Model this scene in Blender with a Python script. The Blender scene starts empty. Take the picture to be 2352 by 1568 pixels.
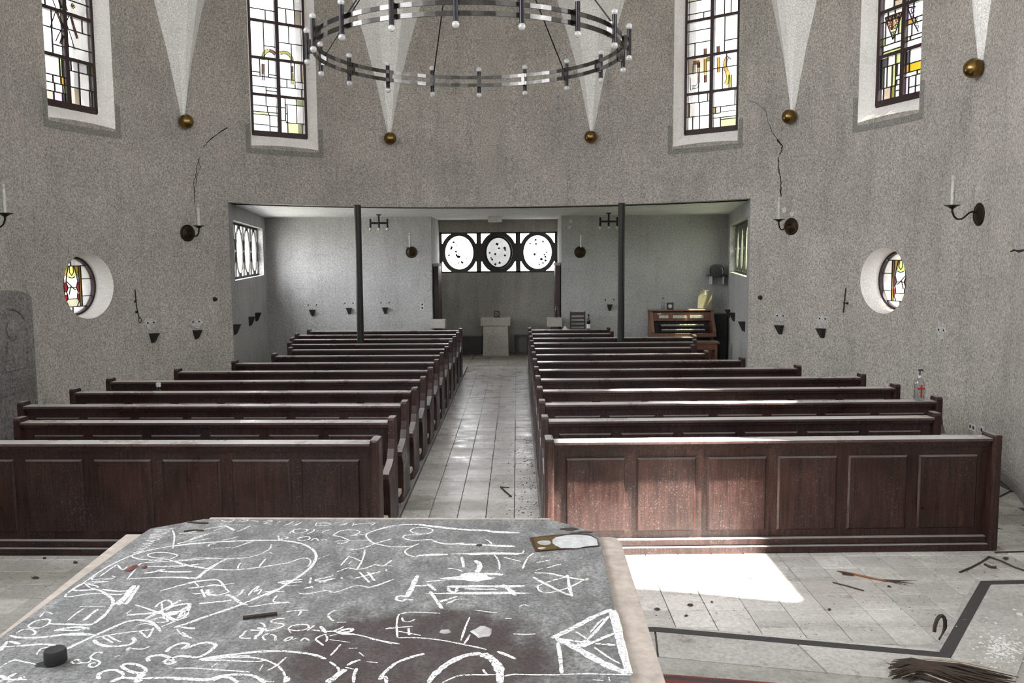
import bpy, bmesh, math, random
from mathutils import Vector, Matrix
random.seed(7)
S = bpy.context.scene
COL = S.collection
PI = math.pi
# ------------------------------------------------------------------ camera
FPX = 2000.0                       # focal length in pixels of the 2352 x 1568 frame
TH = math.atan(197 / FPX); YAW = math.atan(13 / FPX); RHO = math.radians(0.4)
CAM = Vector((.43, 0, 2.3))
_f = Vector((-math.sin(YAW) * math.cos(TH), math.cos(YAW) * math.cos(TH), -math.sin(TH)))
_r0 = Vector((math.cos(YAW), math.sin(YAW), 0)); _u0 = _r0.cross(_f)
_r = _r0 * math.cos(RHO) - _u0 * math.sin(RHO); _u = _u0 * math.cos(RHO) + _r0 * math.sin(RHO)
cd = bpy.data.cameras.new('camera'); cam = bpy.data.objects.new('camera', cd); COL.objects.link(cam)
cd.sensor_fit = 'HORIZONTAL'; cd.sensor_width = 36; cd.lens = 36 * FPX / 2352; cd.clip_start = .05; cd.clip_end = 200
M = Matrix((( _r.x, _u.x, -_f.x, CAM.x), (_r.y, _u.y, -_f.y, CAM.y), (_r.z, _u.z, -_f.z, CAM.z), (0, 0, 0, 1)))
cam.matrix_world = M
S.camera = cam
# ------------------------------------------------------------------ sky, sun, exposure
SKY = 16.0
w = bpy.data.worlds.new('sky'); S.world = w; w.use_nodes = True
nt = w.node_tree; bg = nt.nodes['Background']; bg.inputs[1].default_value = SKY
tc = nt.nodes.new('ShaderNodeTexCoord'); sp = nt.nodes.new('ShaderNodeSeparateXYZ'); cr = nt.nodes.new('ShaderNodeValToRGB')
mp = nt.nodes.new('ShaderNodeMapRange'); mp.inputs[1].default_value = -.3; mp.inputs[2].default_value = .5
nt.links.new(tc.outputs['Generated'], sp.inputs[0]); nt.links.new(sp.outputs[2], mp.inputs[0]); nt.links.new(mp.outputs[0], cr.inputs[0]); nt.links.new(cr.outputs[0], bg.inputs[0])
cr.color_ramp.elements[0].position = .33; cr.color_ramp.elements[0].color = (.50, .50, .45, 1)
cr.color_ramp.elements[1].position = .5; cr.color_ramp.elements[1].color = (.97, .98, 1, 1)
sl = bpy.data.lights.new('sun', 'SUN'); sun = bpy.data.objects.new('sun', sl); COL.objects.link(sun)
sl.energy = 70; sl.angle = math.radians(1.6); sl.color = (1, .95, .87)
SUND = Vector((-.962, .273, -1.55)).normalized()
sun.rotation_euler = SUND.to_track_quat('-Z', 'Y').to_euler(); sun.location = (12, 0, 14)
V = S.view_settings; V.view_transform = 'Standard'; V.look = 'None'; V.exposure = 1.8; V.gamma = 1; V.use_curve_mapping = False
S.cycles.max_bounces = 10; S.cycles.diffuse_bounces = 6; S.cycles.transparent_max_bounces = 24; S.cycles.glossy_bounces = 4
S.cycles.sample_clamp_indirect = 6
S.cycles.caustics_reflective = False; S.cycles.caustics_refractive = False

def ray(x, y): return _f + _r * ((x - 1176) / FPX) - _u * ((y - 784) / FPX)
def onZ(x, y, z): d = ray(x, y); return CAM + d * ((z - CAM.z) / d.z)
def onY(x, y, Y): d = ray(x, y); return CAM + d * (Y / d.y)
R0, CY = 5.46, 9.83                # inner radius and centre of the round nave
def onC(x, y, rad=R0):
    d = ray(x, y); a = d.x ** 2 + d.y ** 2; ox, oy = CAM.x, -CY
    b = 2 * (ox * d.x + oy * d.y); c = ox * ox + oy * oy - rad * rad
    t = (-b + math.sqrt(b * b - 4 * a * c)) / (2 * a); p = CAM + d * t
    return math.atan2(p.x, p.y - CY), p.z
def cyl(phi, z, rad=R0): return Vector((rad * math.sin(phi), CY + rad * math.cos(phi), z))

# ------------------------------------------------------------------ materials
MAT = {}
class NT:
    def __init__(s, name):
        s.m = bpy.data.materials.new(name); s.m.use_nodes = True; s.t = s.m.node_tree; s.b = s.t.nodes['Principled BSDF']; MAT[name] = s.m
        s.co = s.t.nodes.new('ShaderNodeTexCoord'); s.geo = s.t.nodes.new('ShaderNodeNewGeometry')
    def n(s, typ, **k):
        x = s.t.nodes.new('ShaderNode' + typ)
        for a, v in k.items(): setattr(x, a, v)
        return x
    def l(s, a, b): s.t.links.new(a, b)
    def noise(s, scale, detail=4, rough=.6, sc=(1, 1, 1)):
        mpn = s.n('Mapping'); mpn.inputs['Scale'].default_value = sc; s.l(s.geo.outputs['Position'], mpn.inputs[0])
        x = s.n('TexNoise'); x.inputs['Scale'].default_value = scale; x.inputs['Detail'].default_value = detail; x.inputs['Roughness'].default_value = rough
        s.l(mpn.outputs[0], x.inputs['Vector']); return x.outputs[0]
    def ramp(s, f, stops):
        x = s.n('ValToRGB'); e = x.color_ramp.elements
        while len(e) < len(stops): e.new(.5)
        for i, (p, c) in enumerate(stops): e[i].position = p; e[i].color = (*c, 1) if len(c) == 3 else c
        s.l(f, x.inputs[0]); return x.outputs[0]
    def mix(s, a, b, fac, mode='MIX'):
        x = s.n('Mix', data_type='RGBA', blend_type=mode)
        for sock, v in ((x.inputs[6], a), (x.inputs[7], b), (x.inputs[0], fac)):
            if hasattr(v, 'links'): s.l(v, sock)
            else: sock.default_value = (*v, 1) if isinstance(v, tuple) else v
        return x.outputs[2]
    def bump(s, h, strength=.3, dist=.01):
        x = s.n('Bump'); x.inputs['Strength'].default_value = strength; x.inputs['Distance'].default_value = dist
        s.l(h, x.inputs['Height']); s.l(x.outputs[0], s.b.inputs['Normal'])
    def base(s, c, rough=.6, metal=0):
        if hasattr(c, 'links'): s.l(c, s.b.inputs['Base Color'])
        else: s.b.inputs['Base Color'].default_value = (*c, 1)
        s.b.inputs['Roughness'].default_value = rough; s.b.inputs['Metallic'].default_value = metal
    def white(s, amt, scale):                                   # fine random grain
        return s.noise(scale, 2, .9)
def g(v): return (v, v, v)
def plaster(name, a, b, grain=45, bumpst=.25, stain=.55, bdist=.006, amp=.9):
    m = NT(name); big = m.noise(.9, 6, .65); st = m.noise(2.2, 5, .7, (1.6, 1.6, .28)); gr = m.noise(grain, 3, .85); hz = m.noise(7, 5, .75, (.35, .35, 2.4))
    c = m.mix(a, b, m.ramp(big, [(.3, g(0)), (.7, g(1))]))
    c = m.mix(c, g(stain), m.ramp(st, [(.5, g(0)), (.78, g(.55))]), 'MULTIPLY')
    c = m.mix(c, g(.72), m.ramp(hz, [(.55, g(0)), (.75, g(.6))]), 'MULTIPLY')
    c = m.mix(c, m.ramp(gr, [(.34, g(.40)), (.5, g(1)), (.66, g(1.7))]), amp, 'MULTIPLY')
    m.base(c, .92); m.bump(m.noise(grain * .5, 5, .7), bumpst, bdist); return m
plaster('plaster_nave', (.40, .37, .335), (.30, .275, .25))
plaster('plaster_gallery', (.44, .437, .432), (.34, .337, .333), 30, 1.0, .6, .03, .45)
plaster('plaster_niche', (.40, .385, .345), (.28, .27, .24), 40, .4, .45, .006, .7)
plaster('plaster_rib', (.84, .83, .81), (.74, .73, .71), 60, .2, .85, .004, .55)
plaster('plaster_reveal', (.93, .91, .89), (.82, .78, .75), 90, .15, .75, .004, .4)
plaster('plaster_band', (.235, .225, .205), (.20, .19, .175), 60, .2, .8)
plaster('plaster_ceiling', (.74, .74, .74), (.62, .62, .62), 70, .3, .75)
plaster('plaster_patch', (.50, .48, .46), (.33, .32, .30), 45, .7, .6, .015)
plaster('concrete', (.085, .083, .075), (.06, .058, .052), 60, .3, .7)
plaster('limestone', (.42, .39, .36), (.33, .31, .28), 50, .4, .7, .006, .5)
plaster('memorial_stone', (.25, .24, .225), (.13, .125, .115), 34, 1.0, .35, .03)

def wood(name, a, b, dust=.5, rough=.32, settled=.5, spec=.5):
    m = NT(name)
    gr = m.noise(9, 6, .7, (6, 6, .35)); bl = m.noise(1.3, 4, .6); dn = m.noise(85, 2, .8); dm = m.noise(2.1, 4, .7)
    c = m.mix(a, b, m.ramp(gr, [(.32, g(0)), (.7, g(1))]))
    c = m.mix(c, g(.35), m.ramp(bl, [(.42, g(0)), (.68, g(.8))]), 'MULTIPLY')
    sp = m.mix(m.ramp(dn, [(.58, g(0)), (.72, g(1))]), m.ramp(dm, [(.35, g(.12)), (.7, g(1))]), 1.0, 'MULTIPLY')
    c = m.mix(c, (.28, .22, .21), m.mix(sp, g(dust), 1.0, 'MULTIPLY'))
    nz = m.n('SeparateXYZ'); m.l(m.geo.outputs['Normal'], nz.inputs[0])     # dust settled on faces that look up
    up = m.mix(m.ramp(nz.outputs[2], [(.5, g(0)), (.9, g(settled))]), m.ramp(dm, [(.25, g(.55)), (.6, g(1))]), 1.0, 'MULTIPLY'); c = m.mix(c, (.50, .48, .47), up)
    m.b.inputs['Specular IOR Level'].default_value = spec; m.base(c, rough); rr = m.ramp(dm, [(.3, g(rough - .07)), (.7, g(rough + .25))]); m.l(rr, m.b.inputs['Roughness'])
    m.bump(gr, .12, .003); return m
wood('wood_pew', (.009, .0045, .004), (.050, .0215, .0165), .42, spec=.3)
wood('wood_ledge', (.045, .026, .023), (.09, .052, .045), .6, .24, .95)
wood('wood_organ', (.11, .045, .028), (.22, .095, .055), .2, .4)
wood('wood_dark', (.025, .016, .015), (.055, .032, .029), .25, .4)
wood('wood_red', (.02, .007, .006), (.04, .013, .011), .2, .4)
wood('wood_black', (.012, .011, .011), (.03, .027, .026), .25, .4)
wood('floor_board', (.09, .06, .05), (.15, .11, .09), .8, .45)

def tiles(name, a, b, rough=.25):
    m = NT(name); oi = m.n('ObjectInfo'); n1 = m.noise(3.1, 6, .7); n2 = m.noise(38, 3, .8); n3 = m.noise(1.1, 5, .6, (.4, 1.8, 1)); n4 = m.noise(11, 5, .8)
    c = m.mix(a, b, m.ramp(n1, [(.3, g(0)), (.7, g(1))]))
    c = m.mix(c, m.ramp(oi.outputs['Random'], [(0, g(.84)), (1, g(1.12))]), 1.0, 'MULTIPLY')
    c = m.mix(c, (.45, .42, .38), m.ramp(n3, [(.45, g(0)), (.72, g(.75))]), 'MULTIPLY')
    c = m.mix(c, (.2, .17, .14), m.ramp(n4, [(.56, g(0)), (.76, g(.8))]), 'MULTIPLY')
    c = m.mix(c, m.ramp(n2, [(.3, g(.6)), (.7, g(1.3))]), .7, 'MULTIPLY')
    m.base(c, rough); m.l(m.ramp(n1, [(.3, g(rough - .08)), (.7, g(rough + .2))]), m.b.inputs['Roughness']); m.bump(n2, .12, .002); return m
tiles('tile_nave', (.60, .58, .555), (.46, .44, .41))
tiles('tile_sanctuary', (.40, .38, .355), (.30, .285, .265), .5)
tiles('tile_niche', (.30, .28, .24), (.22, .2, .17), .5)
tiles('stone_border', (.41, .39, .37), (.33, .315, .295), .5)
def plain(name, c, rough=.5, metal=0, grain=None):
    m = NT(name)
    n1 = m.noise(grain or 25, 4, .7); m.base(m.mix(c, tuple(v * .6 for v in c), m.ramp(n1, [(.35, g(0)), (.7, g(1))])), rough, metal); return m
plain('grout', (.10, .092, .085), .9)
plain('strip_black', (.035, .032, .032), .7, 0, 60)
plain('nosing_red', (.13, .025, .022), .5)
plain('iron', (.025, .022, .02), .45, .6)
plain('chrome', (.10, .094, .090), .2, 1)
plain('gunmetal', (.030, .028, .030), .3, 1)
plain('brass', (.26, .165, .055), .27, 1, 40)
plain('bronze', (.050, .036, .022), .5, 1, 30)
plain('candle', (.62, .61, .59), .6)
plain('lead', (.012, .010, .010), .6)
plain('window_frame', (.028, .009, .009), .55)
plain('pole_paint', (.006, .006, .006), .55)
plain('bracket', (.02, .018, .016), .8)
plain('hole', (.006, .006, .006), 1)
plain('pad', (.42, .36, .28), .85)
plain('white_plastic', (.62, .61, .58), .45)
plain('black_plastic', (.012, .012, .013), .35)
plain('ivory', (.62, .60, .55), .35)
plain('paper', (.30, .26, .18), .9, 0, 60)
plain('paper_white', (.75, .74, .72), .85)
plain('twig', (.045, .028, .018), .85)
plain('twig_orange', (.22, .09, .03), .8)
plain('leaf_dark', (.04, .022, .015), .8)
plain('leaf_red', (.11, .022, .012), .7)
plain('flake', (.62, .61, .59), .9)
plain('marble_beige', (.40, .345, .30), .5, 0, 18)
plain('wax', (.40, .39, .385), .5)
plain('wax_black', (.005, .0045, .0045), .8)
plain('card_gold', (.075, .052, .006), .45, 0, 60)
plain('card_red', (.045, .009, .007), .45)
plain('card_white', (.46, .47, .47), .5, 0, 30)
plain('soot', (.025, .014, .010), .9, 0, 60)
plain('red_paint', (.42, .012, .015), .5)
plain('cushion_red', (.09, .012, .018), .8)
plain('label_white', (.7, .7, .68), .6)
plain('wine_glass', (.008, .012, .006), .12)
plain('switch_dark', (.02, .02, .02), .6)

def slate():
    m = NT('slate'); n1 = m.noise(5.5, 7, .75); n2 = m.noise(90, 3, .85); n3 = m.noise(16, 6, .75, (1, .5, 1)); n4 = m.noise(34, 3, .8)
    c = m.mix((.14, .14, .139), (.07, .07, .069), m.ramp(n1, [(.32, g(0)), (.66, g(1))]))
    # large brown wax and soot stain spreading over the middle of the slab (object coordinates)
    mp = m.n('Mapping'); mp.inputs['Location'].default_value = (-.15, .0, 0); m.l(m.co.outputs['Object'], mp.inputs[0])
    mp2 = m.n('Mapping', vector_type='POINT'); mp2.inputs['Rotation'].default_value = (0, 0, .25); mp2.inputs['Scale'].default_value = (1.5, 1.9, 0); m.l(mp.outputs[0], mp2.inputs[0])
    ln = m.n('VectorMath', operation='LENGTH'); m.l(mp2.outputs[0], ln.inputs[0])
    ad = m.n('Math', operation='MULTIPLY_ADD'); ad.inputs[1].default_value = .75; m.l(n1, ad.inputs[0]); m.l(ln.outputs['Value'], ad.inputs[2])
    stain = m.ramp(ad.outputs[0], [(.82, g(1)), (1.02, g(0))])
    c = m.mix(c, (.026, .016, .014), m.mix(stain, g(.92), 1.0, 'MULTIPLY'))
    # smeared chalk dust
    c = m.mix(c, (.36, .36, .355), m.mix(m.ramp(n3, [(.46, g(0)), (.78, g(.6))]), m.ramp(stain, [(0, g(1)), (1, g(.2))]), 1.0, 'MULTIPLY'))
    c = m.mix(c, g(.03), m.ramp(n4, [(.68, g(0)), (.76, g(.85))]))
    c = m.mix(c, m.ramp(n2, [(.34, g(.35)), (.5, g(1)), (.66, g(1.7))]), .9, 'MULTIPLY')
    m.base(c, .66); m.bump(n2, .15, .002)
slate()
def chalk():
    m = NT('chalk'); n = m.noise(120, 3, .8); m.base((.82, .82, .81), .95)
    tr = m.n('BsdfTransparent'); mx = m.n('MixShader'); f = m.ramp(n, [(.37, g(.1)), (.56, g(1))]); m.l(f, mx.inputs[0]); m.l(tr.outputs[0], mx.inputs[1]); m.l(m.b.outputs[0], mx.inputs[2])
    m.l(mx.outputs[0], m.t.nodes['Material Output'].inputs[0])
    m = NT('chalk_faint'); n = m.noise(150, 3, .8); m.base((.72, .72, .71), .95)
    tr = m.n('BsdfTransparent'); mx = m.n('MixShader'); f = m.ramp(n, [(.30, g(0)), (.56, g(.9))]); m.l(f, mx.inputs[0]); m.l(tr.outputs[0], mx.inputs[1]); m.l(m.b.outputs[0], mx.inputs[2])
    m.l(mx.outputs[0], m.t.nodes['Material Output'].inputs[0])
chalk()
def pane(name, c, gloss=.06):
    m = NT(name); n = m.noise(6, 3, .6)
    tr = m.n('BsdfTransparent'); c = tuple(math.sqrt(v) for v in c)                          # light crosses two faces
    m.l(m.mix(c, tuple(v * .86 for v in c), m.ramp(n, [(.35, g(0)), (.7, g(1))])), tr.inputs[0])
    gl = m.n('BsdfGlossy'); gl.inputs['Roughness'].default_value = .25; mx = m.n('MixShader'); mx.inputs[0].default_value = gloss
    m.l(tr.outputs[0], mx.inputs[1]); m.l(gl.outputs[0], mx.inputs[2]); m.l(mx.outputs[0], m.t.nodes['Material Output'].inputs[0])
T = .058; Q = .75
pane('pane_clear', (.52, .53, .54), .04)
pane('pane_half', (.3, .3, .31)); pane('pane_white', (T, T, T * 1.02)); pane('pane_grey', (T * .62, T * .63, T * .65)); pane('pane_cream', tuple(v * Q for v in (T * .95, T * .9, T * .7))); pane('pane_green', tuple(v * Q for v in (T * .55, T * .62, T * .3)))
pane('pane_amber', tuple(v * Q for v in (T * .45, T * .25, T * .06))); pane('pane_olive', tuple(v * Q for v in (T * .22, T * .2, T * .05))); pane('pane_red', tuple(v * Q for v in (T * .35, T * .01, T * .03))); pane('pane_gold', tuple(v * Q for v in (T * .6, T * .38, T * .02)))
pane('pane_rose', tuple(v * Q for v in (T * .8, T * .42, T * .3))); pane('pane_beige', tuple(v * Q for v in (T * .55, T * .47, T * .38))); pane('pane_lilac', tuple(v * Q for v in (T * .6, T * .5, T * .68))); pane('pane_yellow', tuple(v * Q for v in (T * .9, T * .9, T * .3))); pane('pane_brown', tuple(v * Q for v in (T * .12, T * .05, T * .02)))
for nm_, c_ in (('olive', (.30, .30, .07)), ('brown', (.13, .05, .025)), ('amber', (.50, .26, .06)), ('gold', (.62, .42, .06)), ('rose', (.62, .30, .17)), ('green', (.45, .55, .25)), ('cream', (.6, .6, .42)), ('beige', (.6, .5, .36)), ('grey', (.5, .5, .52)), ('white', (.8, .8, .82)), ('yellow', (.75, .75, .2))): pane('tint_' + nm_, c_)
pane('pane_dark', (T * .05, T * .05, T * .05)); pane('pane_frost', (.30, .30, .305)); pane('pane_frost_dim', (.022, .022, .0225)); pane('pane_frost_clear', (.55, .55, .56)); pane('pane_frost_green', (.075, .083, .06))
def glass(name, c=(1, 1, 1), tr_=.72, milk=0):
    m = NT(name); t_ = m.n('BsdfTransparent'); t_.inputs[0].default_value = (*c, 1); gl = m.n('BsdfGlossy'); gl.inputs['Roughness'].default_value = .04
    fr = m.n('LayerWeight'); fr.inputs[0].default_value = 1 - tr_; mx = m.n('MixShader'); m.l(fr.outputs['Facing'], mx.inputs[0]); m.l(t_.outputs[0], mx.inputs[1]); m.l(gl.outputs[0], mx.inputs[2])
    df = m.n('BsdfDiffuse'); df.inputs[0].default_value = (.9, .9, .9, 1); m2 = m.n('MixShader'); m2.inputs[0].default_value = milk; m.l(mx.outputs[0], m2.inputs[1]); m.l(df.outputs[0], m2.inputs[2]); m.l(m2.outputs[0], m.t.nodes['Material Output'].inputs[0])
glass('bulb_glass', (.8, .8, .83), .32, .3); glass('bottle_glass', (.86, .88, .88), .68)

# ------------------------------------------------------------------ mesh helpers
class MB:
    def __init__(s): s.v = []; s.f = []
    def add(s, vs, fs):
        o = len(s.v); s.v += [tuple(v) for v in vs]; s.f += [tuple(i + o for i in f) for f in fs]; return s
    def box(s, x0, x1, y0, y1, z0, z1):
        return s.add([(x0, y0, z0), (x1, y0, z0), (x1, y1, z0), (x0, y1, z0), (x0, y0, z1), (x1, y0, z1), (x1, y1, z1), (x0, y1, z1)],
                     [(3, 2, 1, 0), (4, 5, 6, 7), (0, 1, 5, 4), (1, 2, 6, 5), (2, 3, 7, 6), (3, 0, 4, 7)])
    def bevbox(s, x0, x1, y0, y1, z0, z1, b=.006):             # box with a chamfered -y face (raised field)
        return s.add([(x0, y0 + b, z0), (x1, y0 + b, z0), (x1, y0 + b, z1), (x0, y0 + b, z1), (x0 + b, y0, z0 + b), (x1 - b, y0, z0 + b), (x1 - b, y0, z1 - b), (x0 + b, y0, z1 - b),
                      (x0, y1, z0), (x1, y1, z0), (x1, y1, z1), (x0, y1, z1)],
                     [(4, 5, 6, 7), (0, 1, 5, 4), (1, 2, 6, 5), (2, 3, 7, 6), (3, 0, 4, 7), (1, 0, 8, 9), (2, 1, 9, 10), (3, 2, 10, 11), (0, 3, 11, 8), (9, 8, 11, 10)])
    def prism(s, poly, axis, a, b):                            # poly in the two other axes, extruded along axis from a to b
        def P(p, t):
            return {'x': (t, p[0], p[1]), 'y': (p[0], t, p[1]), 'z': (p[0], p[1], t)}[axis]
        n = len(poly); vs = [P(p, a) for p in poly] + [P(p, b) for p in poly]
        return s.add(vs, [tuple(range(n - 1, -1, -1)), tuple(range(n, 2 * n))] + [(i, (i + 1) % n, n + (i + 1) % n, n + i) for i in range(n)])
    def tube(s, pts, r, n=8, caps=True):
        pts = [Vector(p) for p in pts]; rs = r if isinstance(r, (list, tuple)) else [r] * len(pts); vs = []; fs = []; up = None
        for i, p in enumerate(pts):
            t = (pts[min(i + 1, len(pts) - 1)] - pts[max(i - 1, 0)]).normalized()
            if up is None: up = t.orthogonal().normalized()
            up = (up - t * up.dot(t)).normalized(); sd = t.cross(up)
            vs += [p + (up * math.cos(2 * PI * k / n) + sd * math.sin(2 * PI * k / n)) * rs[i] for k in range(n)]
        for i in range(len(pts) - 1):
            fs += [(i * n + k, i * n + (k + 1) % n, (i + 1) * n + (k + 1) % n, (i + 1) * n + k) for k in range(n)]
        if caps: fs += [tuple(range(n - 1, -1, -1)), tuple(range((len(pts) - 1) * n, len(pts) * n))]
        return s.add(vs, fs)
    def lathe(s, prof, n=16, axis='z', o=(0, 0, 0)):           # prof = [(r, h)...]
        vs = []; fs = []; o = Vector(o)
        for r, h in prof:
            for k in range(n):
                a = 2 * PI * k / n; c, d = r * math.cos(a), r * math.sin(a)
                vs.append(o + Vector({'z': (c, d, h), 'y': (c, h, -d), 'x': (h, c, d)}[axis]))
        for i in range(len(prof) - 1):
            fs += [(i * n + k, i * n + (k + 1) % n, (i + 1) * n + (k + 1) % n, (i + 1) * n + k) for k in range(n)]
        fs += [tuple(range(n - 1, -1, -1)), tuple(range((len(prof) - 1) * n, len(prof) * n))]
        return s.add(vs, fs)
    def ball(s, o, r, n=14, m=9, sz=1):
        return s.lathe([(max(r * math.sin(PI * i / m), 1e-4), -r * sz * math.cos(PI * i / m)) for i in range(m + 1)], n, 'z', o)
    def ribbon(s, pts, nrm, wd, th=0):                         # flat strip along pts, facing nrm
        pts = [Vector(p) for p in pts]; ws = wd if isinstance(wd, (list, tuple)) else [wd] * len(pts); nrm = Vector(nrm).normalized(); L = []; Rr = []
        for i, p in enumerate(pts):
            t = (pts[min(i + 1, len(pts) - 1)] - pts[max(i - 1, 0)])
            if t.length < 1e-6: t = Vector((1, 0, 0))
            sd = nrm.cross(t.normalized()).normalized() * (ws[i] / 2); L.append(p + sd); Rr.append(p - sd)
        n = len(pts)
        if th == 0: return s.add(L + Rr, [(i, n + i, n + i + 1, i + 1) for i in range(n - 1)])
        k = nrm * th; vs = [p + k for p in L] + [p + k for p in Rr] + L + Rr
        fs = []
        for i in range(n - 1): fs += [(i, n + i, n + i + 1, i + 1), (i, i + 1, 2 * n + i + 1, 2 * n + i), (n + i + 1, n + i, 3 * n + i, 3 * n + i + 1), (2 * n + i, 2 * n + i + 1, 3 * n + i + 1, 3 * n + i)]
        fs += [(0, 2 * n, 3 * n, n), (n - 1, 2 * n - 1, 4 * n - 1, 3 * n - 1)]
        return s.add(vs, fs)
    def xf(s, m): s.v = [tuple(m @ Vector(v)) for v in s.v]; return s
    def mesh(s, name):
        me = bpy.data.meshes.new(name); me.from_pydata(s.v, [], s.f); me.update()
        b = bmesh.new(); b.from_mesh(me); bmesh.ops.recalc_face_normals(b, faces=b.faces); b.to_mesh(me); b.free(); return me
    def build(s, name, mat, parent=None, smooth=False, fix=True):
        if fix: me = s.mesh(name)
        else: me = bpy.data.meshes.new(name); me.from_pydata(s.v, [], s.f); me.update()
        me.materials.append(MAT[mat]); return link(name, me, parent, smooth)
def link(name, me, parent=None, smooth=False):
    if smooth:
        for p in me.polygons: p.use_smooth = True
        me.set_sharp_from_angle(angle=math.radians(40))
    o = bpy.data.objects.new(name, me); COL.objects.link(o)
    if parent: o.parent = parent
    return o
def tag(o, label=None, cat=None, group=None, kind=None):
    for k, v in (('label', label), ('category', cat), ('group', group), ('kind', kind)):
        if v: o[k] = v
    return o
def empty(name, loc=(0, 0, 0), rz=0, label=None, cat=None, group=None, kind=None):
    o = bpy.data.objects.new(name, None); COL.objects.link(o); o.location = loc; o.rotation_euler = (0, 0, rz); o.empty_display_size = .1
    return tag(o, label, cat, group, kind)
def copy_tree(o, parent=None):
    c = o.copy(); COL.objects.link(c); c.parent = parent
    for ch in list(KIDS.get(o.name, [])): copy_tree(ch, c)
    return c
KIDS = {}
def index_kids(o):
    ks = [k for k in o.children]
    KIDS[o.name] = ks
    for k in ks: index_kids(k)
def at_wall(px, py, off=0):                                     # spot on the round wall under a pixel -> location and rotation (local -y looks into the room)
    ph, z = onC(px, py); return cyl(ph, z, R0 - off), -ph
def at_back(px, py, Y=18.9): p = onY(px, py, Y); return p, 0.0

# ------------------------------------------------------------------ setting: round nave wall with openings
GZ = 3.15                                                        # height of the gallery ceiling and of the wide opening
HZ = 8.6
W_TALL = [(math.radians(-37), 'window_1'), (math.radians(38.9), 'window_2'), (math.radians(-72.4), 'window_3'), (math.radians(72.8), 'window_4'), (math.radians(-111), 'window_5'), (math.radians(111), 'window_6')]
W_ROUND = [(math.radians(-72.8), 'window_7'), (math.radians(72.9), 'window_8')]
DEP, GHW, OHW, GZ0, OZ0, WZ1 = .225, .46, .565, 4.31, 4.03, 7.75
def chord(phi, d):                                               # frame at the wall's inner surface, pushed outward by d
    n = Vector((math.sin(phi), math.cos(phi), 0)); return Vector((0, CY, 0)) + n * (R0 * math.cos(.1) + d)
def frame_m(phi, d=0, z=0): p = chord(phi, d); return Matrix.Translation((p.x, p.y, z)) @ Matrix.Rotation(-phi, 4, 'Z')
A0 = math.radians(124); NS = 340; TW = .55
mb = MB()
zs = [-.25, HZ]
for i in range(NS + 1):
    a = -A0 + 2 * A0 * i / NS
    for z in zs:
        mb.v.append(tuple(cyl(a, z, R0))); mb.v.append(tuple(cyl(a, z, R0 + TW)))
for i in range(NS):
    b = i * 4; c = b + 4
    mb.f += [(b, c, c + 2, b + 2), (b + 1, b + 3, c + 3, c + 1), (b + 2, c + 2, c + 3, b + 3), (b, b + 1, c + 1, c)]
mb.f += [(0, 2, 3, 1), (NS * 4, NS * 4 + 1, NS * 4 + 3, NS * 4 + 2)]
wall = mb.build('wall_nave', 'plaster_nave'); tag(wall, kind='structure')
wall.data.materials.append(MAT['plaster_reveal'])
cut = MB()
def frustum(phi, q0, q1):                                        # q0 at d=-.3 and beyond, q1 at glass
    m = frame_m(phi)
    def ring(q, d): return [tuple(m @ Vector((u, d, z))) for u, z in q]
    n = len(q0); k = [( -.06, q0), (DEP, q1), (TW + .2, q1)]
    vs = []
    for d, q in k: vs += ring(q, d)
    fs = [tuple(range(n)), tuple(range(3 * n - 1, 2 * n - 1, -1))]
    for j in range(2): fs += [(j * n + i, (j + 1) * n + i, (j + 1) * n + (i + 1) % n, j * n + (i + 1) % n) for i in range(n)]
    cut.add(vs, fs)
for phi, _ in W_TALL:
    e = 1.24                                                     # the cutter starts inside the room, so its front is a little larger
    frustum(phi, [(-OHW - .02, OZ0 - .04), (OHW + .02, OZ0 - .04), (OHW + .02, WZ1 + .12), (-OHW - .02, WZ1 + .12)], [(-GHW, GZ0 - .06), (GHW, GZ0 - .06), (GHW, WZ1), (-GHW, WZ1)])
for phi, _ in W_ROUND:
    frustum(phi, [(.445 * math.cos(2 * PI * k / 40), 1.94 + .445 * math.sin(2 * PI * k / 40)) for k in range(40)], [(.395 * math.cos(2 * PI * k / 40), 1.94 + .395 * math.sin(2 * PI * k / 40)) for k in range(40)])
a = math.radians(47.4); far = 9.0
cut.prism([(0, CY), (far * math.sin(-a), CY + far * math.cos(a)), (0, CY + 14), (far * math.sin(a), CY + far * math.cos(a))], 'z', -1, GZ)
cme = cut.mesh('cutter'); cme.materials.append(MAT['plaster_reveal']); cob = bpy.data.objects.new('cutter', cme); COL.objects.link(cob)
md = wall.modifiers.new('b', 'BOOLEAN'); md.operation = 'DIFFERENCE'; md.solver = 'EXACT'; md.object = cob; md.material_mode = 'TRANSFER'
dg = bpy.context.evaluated_depsgraph_get(); nm = bpy.data.meshes.new_from_object(wall.evaluated_get(dg)); nm.name = 'wall_nave'
wall.modifiers.clear(); wall.data = nm; bpy.data.objects.remove(cob)
if not [p for p in nm.materials if p and p.name == 'plaster_reveal']: nm.materials.append(MAT['plaster_reveal'])
ri = [i for i, p in enumerate(nm.materials) if p and p.name == 'plaster_reveal'][0]
for p in nm.polygons:                                            # window reveals only: opening edge stays plain
    c = p.center; r_ = math.hypot(c.x, c.y - CY)
    if c.z < GZ + .01 and abs(math.atan2(c.x, c.y - CY)) < a + .01: p.material_index = 0

def struct(name, mbx, mat, smooth=False): return tag(mbx.build(name, mat, None, smooth), kind='structure')
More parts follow.
